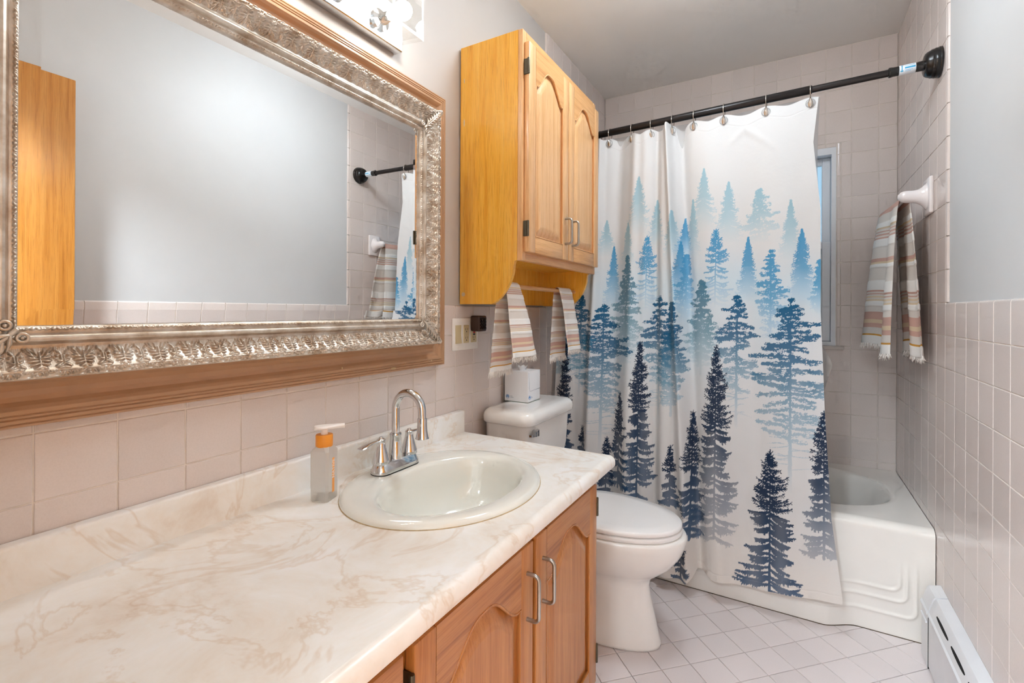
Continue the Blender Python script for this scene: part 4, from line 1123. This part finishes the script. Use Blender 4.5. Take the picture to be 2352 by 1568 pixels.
RINGX = [0.215, 0.268, 0.378, 0.470, 0.565, 0.658, 0.779, 0.938, 1.090]
pos_w = ['ninth and leftmost', 'eighth', 'seventh', 'sixth', 'fifth', 'fourth', 'third', 'second', 'first']
for k, x in enumerate(RINGX):
    ry = rod_y(x)
    r = thing('curtain_ring', f'metal curtain ring on the dark rod, {pos_w[k]} from the right end', 'curtain ring', (x, ry, RZ), 'curtain rings on the shower rod')
    R0 = 0.0235
    pts = [(x + 0.001 * math.sin(a), ry + R0 * math.sin(a), RZ - 0.008 + R0 * 1.12 * math.cos(a)) for a in np.linspace(-2.6, 2.6, 30)]
    pts = [(x, ry - 0.008, RZ - 0.062)] + pts[:1] + pts + [(x, ry + 0.006, RZ - 0.050)]
    part('wire', tube(pts, 0.0016, 8), M['grommet'], r, 60)
    fr_ = []
    for t in np.linspace(0, 2 * PI, 25)[:-1]:
        fr_.append((x + 0.0115 * math.sin(t) * math.sin(t / 2) ** 1.2, ry - 0.0165 - 0.001 * math.cos(t), RZ - 0.052 + 0.0205 * math.cos(t)))
    part('teardrop', loft([fr_, [(p[0] + (x - p[0]) * .25, p[1] - 0.0045, p[2] + (RZ - 0.054 - p[2]) * .25) for p in fr_], [(p[0] + (x - p[0]) * .9, p[1] - 0.006, p[2] + (RZ - 0.054 - p[2]) * .9) for p in fr_]], True, True), M['grommet'], r, 60)

# ------------------------------------------------------------------ shower curtain with printed forest
CX0, CZL, RES = 0.0, 0.04, 0.001
CWN, CHN = 1240, 1990
def srgb(c): return np.array(lin(c)[:3], dtype=np.float32)
rg = np.random.default_rng(11)
canvas = np.empty((CHN, CWN, 3), np.float32)
zz = (CZL + np.arange(CHN) * RES)
canvas[:] = srgb((218, 216, 215))
mist = np.exp(-((zz - 1.05) / 0.30) ** 2)[:, None, None] * 0.35
canvas[:] = canvas * (1 - mist) + srgb((222, 232, 240)) * mist
low = sm(0.45, 0.1, zz)[:, None, None] * 0.6
canvas[:] = canvas * (1 - low) + srgb((238, 228, 218)) * low

def stamp(mask, xs, zs, rs):
    xs, zs, rs = (np.asarray(q, dtype=np.float64) for q in (xs, zs, rs))
    ix = np.round((xs - CX0) / RES).astype(int); iz = np.round((zs - CZL) / RES).astype(int)
    ri = np.maximum(0, np.round(rs / RES)).astype(int)
    for r in np.unique(ri):
        sel = ri == r; a, b = ix[sel], iz[sel]
        for dx in range(-r, r + 1):
            for dz in range(-r, r + 1):
                if dx * dx + dz * dz > r * r + 0.6: continue
                p, q = a + dx, b + dz
                ok = (p >= 0) & (p < CWN) & (q >= 0) & (q < CHN)
                mask[q[ok], p[ok]] = True

class Pts:
    def __init__(s): s.x, s.z, s.r = [], [], []
    def line(s, x0, z0, x1, z1, r0, r1, bend=0.0, n=None):
        L = math.hypot(x1 - x0, z1 - z0); n = n or max(2, int(L / 0.0009))
        t = np.linspace(0, 1, n)
        s.x.append(x0 + (x1 - x0) * t); s.z.append(z0 + (z1 - z0) * t + bend * np.sin(PI * t)); s.r.append(r0 + (r1 - r0) * t)
    def blob(s, x, z, rx, rz, n, r0, r1):
        a = rg.uniform(0, 2 * PI, n); q = np.sqrt(rg.uniform(0, 1, n))
        s.x.append(x + rx * q * np.cos(a)); s.z.append(z + rz * q * np.sin(a)); s.r.append(rg.uniform(r0, r1, n))
    def done(s, mask):
        stamp(mask, np.concatenate(s.x), np.concatenate(s.z), np.concatenate(s.r))

def wobble(n=9):
    k = rg.uniform(0, 2 * PI, n); f = rg.uniform(3, 40, n); a_ = rg.uniform(0.3, 1, n); a_ /= a_.sum()
    return lambda t: float((a_ * np.sin(f * t + k)).sum())

def tree(kind, x, zt, zb, hw, p, holes):
    Ht = zt - zb; U = rg.uniform; wb = {-1: wobble(), 1: wobble()}
    if kind == 'A':            # soft misty spruce, toothed outline
        p.line(x, zt + 0.004, x, zb, 0.0010, 0.004)
        z = zt - 0.004
        while z > zb:
            t = (zt - z) / Ht; w = hw * t ** 0.78
            for s in (-1, 1):
                L = w * U(0.62, 1.15) * (1 + 0.25 * wb[s](t))
                p.line(x, z + 0.006, x + s * L * 0.7, z - 0.05 * L, 0.0040, 0.0024)
                p.line(x + s * L * 0.5, z - 0.02 * L, x + s * L, z - 0.10 * L - U(0, .006), 0.0026, 0.0008)
                p.line(x + s * L * 0.8, z - 0.10 * L, x + s * L * 1.02, z - 0.10 * L + U(0.002, 0.008), 0.0014, 0.0006)
            z -= U(0.0045, 0.0085)
    elif kind in 'BS':         # spruce: spiky top, drooping boughs below
        big = kind == 'S'
        p.line(x, zt + 0.010, x, zb, 0.0007, 0.0042 if big else 0.0022)
        z = zt - 0.004; cut = 0.42
        while z > zb + 0.010:
            t = (zt - z) / Ht; w = hw * min(1.0, (t * 1.1) ** 0.72)
            if t < cut:
                for s in (-1, 1):
                    for rep in range(2):
                        L = w * U(0.3, 1.25) * (1 + 0.4 * wb[s](t)); zz_ = z + U(-0.006, 0.006); rise = U(-0.15, 0.55) * L
                        p.line(x, zz_, x + s * L, zz_ + rise, 0.0018, 0.0008, -0.10 * L)
                        for q in np.arange(0.12, 1.0, 0.0055 / max(L, 0.006)):
                            bx_, bz_ = x + s * L * q, zz_ + rise * q - 0.10 * L * math.sin(PI * q); l = U(0.004, 0.014) * (1.2 - q * 0.5)
                            p.line(bx_, bz_, bx_ + s * l * 0.7, bz_ + l * U(0.4, 1.0), 0.0011, 0.0005)
                            p.line(bx_, bz_, bx_ + s * l * 0.8, bz_ - l * U(0.3, 0.9), 0.0011, 0.0005)
                z -= U(0.0075, 0.0115)
            else:
                for s in (-1, 1):
                    if U(0, 1) < 0.06: continue
                    L = w * U(0.5, 1.1) * (1 + 0.25 * wb[s](t)); dr = U(0.10, 0.50) * L; n = int(L / 0.0011) + 2
                    zz_ = z + U(-0.009, 0.009); cv = U(-0.05, 0.30) * L; lobes = U(2, 4); ph = U(0, 6)
                    q = np.linspace(0, 1, n)
                    bx_ = x + s * L * q; bz_ = zz_ - dr * q + cv * q * q - 0.07 * L * np.sin(PI * q)
                    lob = 0.45 + 0.55 * np.abs(np.sin(lobes * PI * q + ph))
                    th = (0.0018 + 0.0072 * np.sin(PI * np.minimum(1, q * 1.02 + 0.05)) * lob) if big else 0.0012 + 0.0012 * lob
                    p.x.append(bx_); p.z.append(bz_ - th * 0.5); p.r.append(th)
                    for i in range(n):
                        fl = U(0.003, 0.019 if big else 0.010) * (0.35 + math.sin(PI * q[i])) * lob[i]
                        p.line(bx_[i], bz_[i], bx_[i] + s * fl * U(-0.1, 0.55), bz_[i] - fl, 0.0012, 0.0005)
                z -= U(0.012, 0.020) if big else U(0.011, 0.016)
    else:
        dense = kind == 'C'
        tb = zb if dense else zb + 0.05 * Ht
        p.line(x, zt + 0.004, x, zb - (0.10 if dense else 0.28) * Ht, 0.0008, 0.0026 + 0.03 * hw)
        n = int(Ht / (0.0095 if dense else 0.0135))
        for i in range(n):
            t = (i + 0.3) / n; z = zt - t * (zt - tb) + U(-.004, .004)
            w = hw * (min(1, t * (1.5 if dense else 2.2)) ** 0.75) * (1 - 0.5 * max(0, t - 0.6) / 0.4)
            for s in (-1, 1):
                if not dense and U(0, 1) < (0.10 if t < 0.5 else 0.22): continue
                L = w * U(0.45, 1.1) * (1 + 0.55 * wb[s](t)); tip = U(-0.35, 0.25) * L
                p.line(x, z, x + s * L, z + tip, 0.0016, 0.0008, 0.05 * L)
                m = max(2, int(L / 0.0075))
                for k in range(m):
                    q = (k + U(0.3, 1.0)) / m
                    p.blob(x + s * L * q, z + tip * q + U(-0.004, 0.006), U(0.006, 0.014), U(0.0035, 0.0085), 34, 0.0010, 0.0023)
            p.blob(x + U(-.004, .004), z, 0.008, 0.008, 14, 0.001, 0.002)
        for i in range(int((60 if dense else 120) * Ht * hw / 0.025)):
            t = U(0.15, 1.0); holes.blob(x + U(-1, 1) * hw, zt - t * Ht, U(0.003, 0.009), U(0.0012, 0.003), 12, 0.0006, 0.0014)
        if not dense:          # bare lower twigs
            for i in range(16):
                z = zb - U(-0.12, 0.16) * Ht; s = 1 if U(0, 1) < 0.5 else -1
                p.line(x, z, x + s * hw * U(0.3, 0.8), z + U(-0.02, 0.015), 0.0008, 0.0004, U(-.006, .006))

COLR = {'L': ((136, 180, 196), (150, 196, 212)), 'M': ((58, 146, 192), (90, 172, 214)), 'T': ((58, 118, 144), (100, 162, 182)), 'D': ((16, 92, 132), (84, 156, 186)), 'N': ((20, 42, 70), (34, 78, 116))}
FADE = {'L': ((0, .85), (.55, .62), (1, 0.0)), 'M': ((0, .95), (.5, .85), (1, 0.03)), 'T': ((0, .92), (.6, .75), (1, .12)), 'D': ((0, 1), (.5, .88), (1, .42), (1.3, 0.0)), 'N': ((0, 1), (.6, .97), (1, .90))}
TREES = [('A', .424, 1.783, 1.509, .065, 'L'), ('A', .505, 1.670, 1.444, .047, 'L'), ('A', .577, 1.607, 1.391, .049, 'L'), ('A', .624, 1.577, 1.408, .037, 'M'), ('A', .659, 1.653, 1.405, .036, 'L'),
 ('A', .704, 1.779, 1.506, .060, 'L'), ('A', .801, 1.710, 1.452, .064, 'L'), ('C', .916, 1.661, 1.444, .063, 'L'), ('A', 1.026, 1.605, 1.368, .044, 'L'), ('A', .266, 1.600, 1.428, .044, 'L'),
 ('A', .376, 1.575, 1.361, .046, 'L'), ('A', .191, 1.582, 1.326, .050, 'L'), ('A', .301, 1.474, 1.176, .051, 'M'), ('B', .466, 1.502, 1.176, .067, 'M'), ('A', .610, 1.474, 1.199, .044, 'M'),
 ('C', .633, 1.419, 1.124, .040, 'M'), ('B', .756, 1.509, 1.190, .071, 'M'), ('A', .876, 1.472, 1.213, .048, 'M'), ('A', 1.064, 1.488, 1.195, .057, 'M'), ('P', .959, 1.408, 1.045, .051, 'M'),
 ('C', .379, 1.422, .933, .074, 'T'), ('C', 1.123, 1.363, 1.165, .033, 'M'), ('C', .701, 1.303, .943, .066, 'T'), ('P', .265, 1.202, .677, .098, 'D'), ('P', .528, 1.236, .819, .068, 'D'), ('C', .585, 1.205, .769, .055, 'D'), ('P', .838, 1.236, .821, .064, 'D'),
 ('P', 1.027, 1.214, .651, .113, 'D'), ('P', .155, 1.241, .868, .059, 'D'), ('C', .068, 1.201, .862, .070, 'D'),
 ('S', .357, .795, .380, .060, 'N'), ('S', .448, 1.028, .361, .077, 'N'), ('S', .763, 1.026, .258, .092, 'N'), ('S', .961, .629, .093, .115, 'N'), ('S', 1.136, .794, .268, .078, 'N'),
 ('S', .587, .592, .350, .047, 'N'), ('S', .671, .741, .235, .058, 'N'), ('S', .084, 1.007, .332, .064, 'N'), ('S', .185, .625, .485, .033, 'N'), ('S', .638, .235, .059, .042, 'N'), ('S', .294, .580, .253, .054, 'N')]
XX = (CX0 + np.arange(CWN) * RES)
for kind, x, zt, zb, hw, c in TREES:
    if c in 'MT':              # pale blue mist printed around the middle trees
        g = 0.42 * np.exp(-((XX[None, :] - x) / (hw * 1.5)) ** 2 - ((zz[:, None] - (zt - 0.7 * (zt - zb))) / (0.36 * (zt - zb))) ** 2)
        g = g[..., None].astype(np.float32); canvas[:] = canvas * (1 - g) + srgb((190, 220, 236)) * g
    if c == 'D': hw *= 1.22
    pts = Pts(); hol = Pts(); tree(kind, x, zt, zb, hw, pts, hol)
    mask = np.zeros((CHN, CWN), bool); pts.done(mask)
    if hol.x:
        cut_ = np.zeros((CHN, CWN), bool); hol.done(cut_)
        jx = int((x - CX0) / RES); cut_[:, max(0, jx - 3):jx + 4] = False
        mask &= ~cut_
    fa = FADE[c]
    if (x, c) == (.763, 'N'): fa = ((0, 1), (.5, .96), (.72, .68), (1, .40), (1.1, .15))
    if (x, c) == (1.136, 'N'): fa = ((0, 1), (.5, .96), (.75, .75), (1, .45))
    t = (zt - zz) / (zt - zb)
    al = np.interp(t, [q[0] for q in fa], [q[1] for q in fa])
    rows = np.where((zz < zt + 0.03) & (zz > zb - 0.3 * (zt - zb)))[0]
    i0, i1 = rows[0], rows[-1] + 1; j0, j1 = max(0, int((x - hw * 1.3) / RES)), min(CWN, int((x + hw * 1.3) / RES) + 1)
    wob = 1 - 0.12 * (0.5 + 0.5 * np.sin(np.arange(j0, j1) * 0.07 + x * 40))[None, :] * (t[i0:i1, None] > 0.45)
    a = (mask[i0:i1, j0:j1] * al[i0:i1, None] * wob)[..., None].astype(np.float32)
    sub = canvas[i0:i1, j0:j1]; cg = np.clip((t[i0:i1, None, None] - 0.35) / 0.65, 0, 1).astype(np.float32); sub[:] = sub * (1 - a) + (srgb(COLR[c][0]) * (1 - cg) + srgb(COLR[c][1]) * cg) * a

def cloth_mat():
    t = NT('printed_polyester'); at = t.n('ShaderNodeAttribute'); at.attribute_name = 'print'
    v = t.coord('Object')
    wv = t.noise(t.coord('Object', (1, 1, 0.02)), 900, 2)
    t.set(Base__Color=at.outputs['Color'], Roughness=0.62); t.b.inputs['Specular IOR Level'].default_value = 0.25
    t.b.inputs['Sheen Weight'].default_value = 0.1
    t.bump(t.noise(v, 38, 4), 0.25, 0.003)
    tl = t.n('ShaderNodeBsdfTranslucent'); t.l(at.outputs['Color'], tl.inputs['Color'])
    mx = t.n('ShaderNodeMixShader'); mx.inputs[0].default_value = 0.15
    t.l(t.b.outputs[0], mx.inputs[1]); t.l(tl.outputs[0], mx.inputs[2]); t.l(mx.outputs[0], t.out.inputs['Surface'])
    return t.m
M['curtain'] = cloth_mat()
cur = thing('shower_curtain', 'white shower curtain printed with a misty blue pine forest', 'shower curtain', (0.65, 2.03, 0.09))
nu, nv = 600, 960
u = np.linspace(0, 1, nu); v = np.linspace(0, 1, nv)
U_, V_ = np.meshgrid(u, v, indexing='ij')
zr = V_ * 1.9 + 0.1
xr = np.interp(zr, [.12, .40, .78, 1.165, 1.56, 1.82, 2.0], [1.192, 1.159, 1.139, 1.125, 1.124, 1.100, 1.117])
Xc = 0.03 + U_ * (xr - 0.03)
zbot = np.interp(Xc, [0, .50, .57, .66, .685, .70, .765, .89, 1.0, 1.1, 1.2], [.07, .06, .055, .062, .085, .115, .093, .096, .110, .119, .123])
gap = np.abs(np.asarray(RINGX)[None, None, :] - Xc[..., None]).min(-1)
wid = np.interp(Xc, [0.2, 0.55, 0.8, 1.1], [0.05, 0.05, 0.075, 0.08])
ztop = 2.004 - 0.016 * np.sin(np.clip(gap / wid, 0, 1) * PI / 2) ** 2 + 0.012 * np.exp(-((Xc - 0.545) / 0.012) ** 2) - 0.012 * np.exp(-((Xc - 0.605) / 0.018) ** 2)
Zc = zbot + V_ * (ztop - zbot)
k = np.clip((Zc - 0.1) / 1.9, 0, 1); dn = 1 - k
def gs(x0, x1, s0, s1, a0, a1): return (a0 + (a1 - a0) * dn) * np.exp(-((Xc - (x0 + (x1 - x0) * dn)) / (s0 + (s1 - s0) * dn)) ** 2)
ym = 2.032 + (rod_y(Xc) - 0.006 - 2.032) * k
fold = gs(.228, .215, .016, .03, .034, .040) + gs(.10, .09, .03, .04, .02, .03) + gs(.40, .40, .022, .04, .020, .034) + gs(.445, .47, .030, .03, .022, .018)
fold += gs(.545, .665, .013, .024, .042, .040) + gs(.52, .565, .03, .04, .012, .024) - gs(.60, .715, .028, .022, .030, .028) + gs(.70, .775, .05, .04, .008, .018) - gs(.86, .88, .05, .06, .006, .010) + gs(1.0, 1.02, .07, .08, .005, .012) - gs(.32, .31, .035, .04, .024, .026) - gs(.50, .525, .016, .02, .018, .02)
mid = np.sin(PI * np.clip(k, 0, 1))
fold += 0.006 * mid * np.sin(Xc * 31 + Zc * 2.0) + 0.0015 * np.sin(Xc * 87 + Zc * 9) * dn
# diagonal drag wrinkles below the hooks
fold += 0.0035 * np.exp(-((Zc - (1.93 - 0.9 * np.abs(Xc - 0.86))) / 0.02) ** 2) * sm(.78, .84, Xc) * sm(1.0, .9, Xc) + 0.004 * np.exp(-((Zc - (1.80 + 0.55 * (Xc - 0.42))) / 0.03) ** 2) * np.exp(-((Xc - .43) / .05) ** 2)
hem = np.exp(-((ztop - Zc - 0.045) / 0.0015) ** 2) + np.exp(-((Zc - zbot - 0.028) / 0.0015) ** 2)
Yc = ym - fold + 0.0012 * hem
ci = np.clip(np.round((Xc - CX0) / RES).astype(int), 0, CWN - 1); cj = np.clip(np.round((Zc - CZL) / RES).astype(int), 0, CHN - 1)
colr = canvas[cj, ci]
colr = np.concatenate([colr, np.ones(colr.shape[:2] + (1,), np.float32)], -1)
grid_mesh('cloth', Xc, Yc, Zc, M['curtain'], cur, attrs={'print': ('FLOAT_COLOR', colr)})
for x in RINGX:
    part('eyelet', torus((x, rod_y(x) - 0.0125, RZ - 0.056), 0.0150, 0.0022, (0, 1, 0.1), 24, 6), M['liner'], cur, 60)

lin_t = thing('curtain_liner', 'clear plastic liner hanging behind the printed curtain', 'curtain liner', (0.6, 2.2, 0.3))
u = np.linspace(0, 1, 130); v = np.linspace(0, 1, 60); U_, V_ = np.meshgrid(u, v, indexing='ij')
Zl = 0.30 + V_ * 1.705
Xl = 0.12 + U_ * (np.interp(Zl, [0.3, 0.85, 0.97, 1.05, 1.8, 2.0], [1.12, 1.14, 1.172, 1.13, 1.115, 1.122]) - 0.12)
Yl = rod_y(Xl) + 0.010 + (2.0 - Zl) * 0.062 + 0.008 * np.sin(Xl * 42) * (1 - V_ * .6)
grid_mesh('sheet', Xl, Yl, Zl, M['liner'], lin_t)

# ------------------------------------------------------------------ room door, open against the right wall (seen in the mirror)
dr = struct('door_1', bev(box(W - 0.085, W - 0.050, -0.085, 0.682, 0.008, 2.026), 0.002, 1), M['door_wood'], 40)
part('door_knob', merge(lathe([(0.030, 0.0), (0.030, -0.004), (0.012, -0.010), (0.011, -0.03), (0.024, -0.042), (0.027, -0.054), (0.020, -0.064), (0.002, -0.067)], (W - 0.085, 0.60, 0.93), 'x', 24)), M['nickel'], dr, 40)
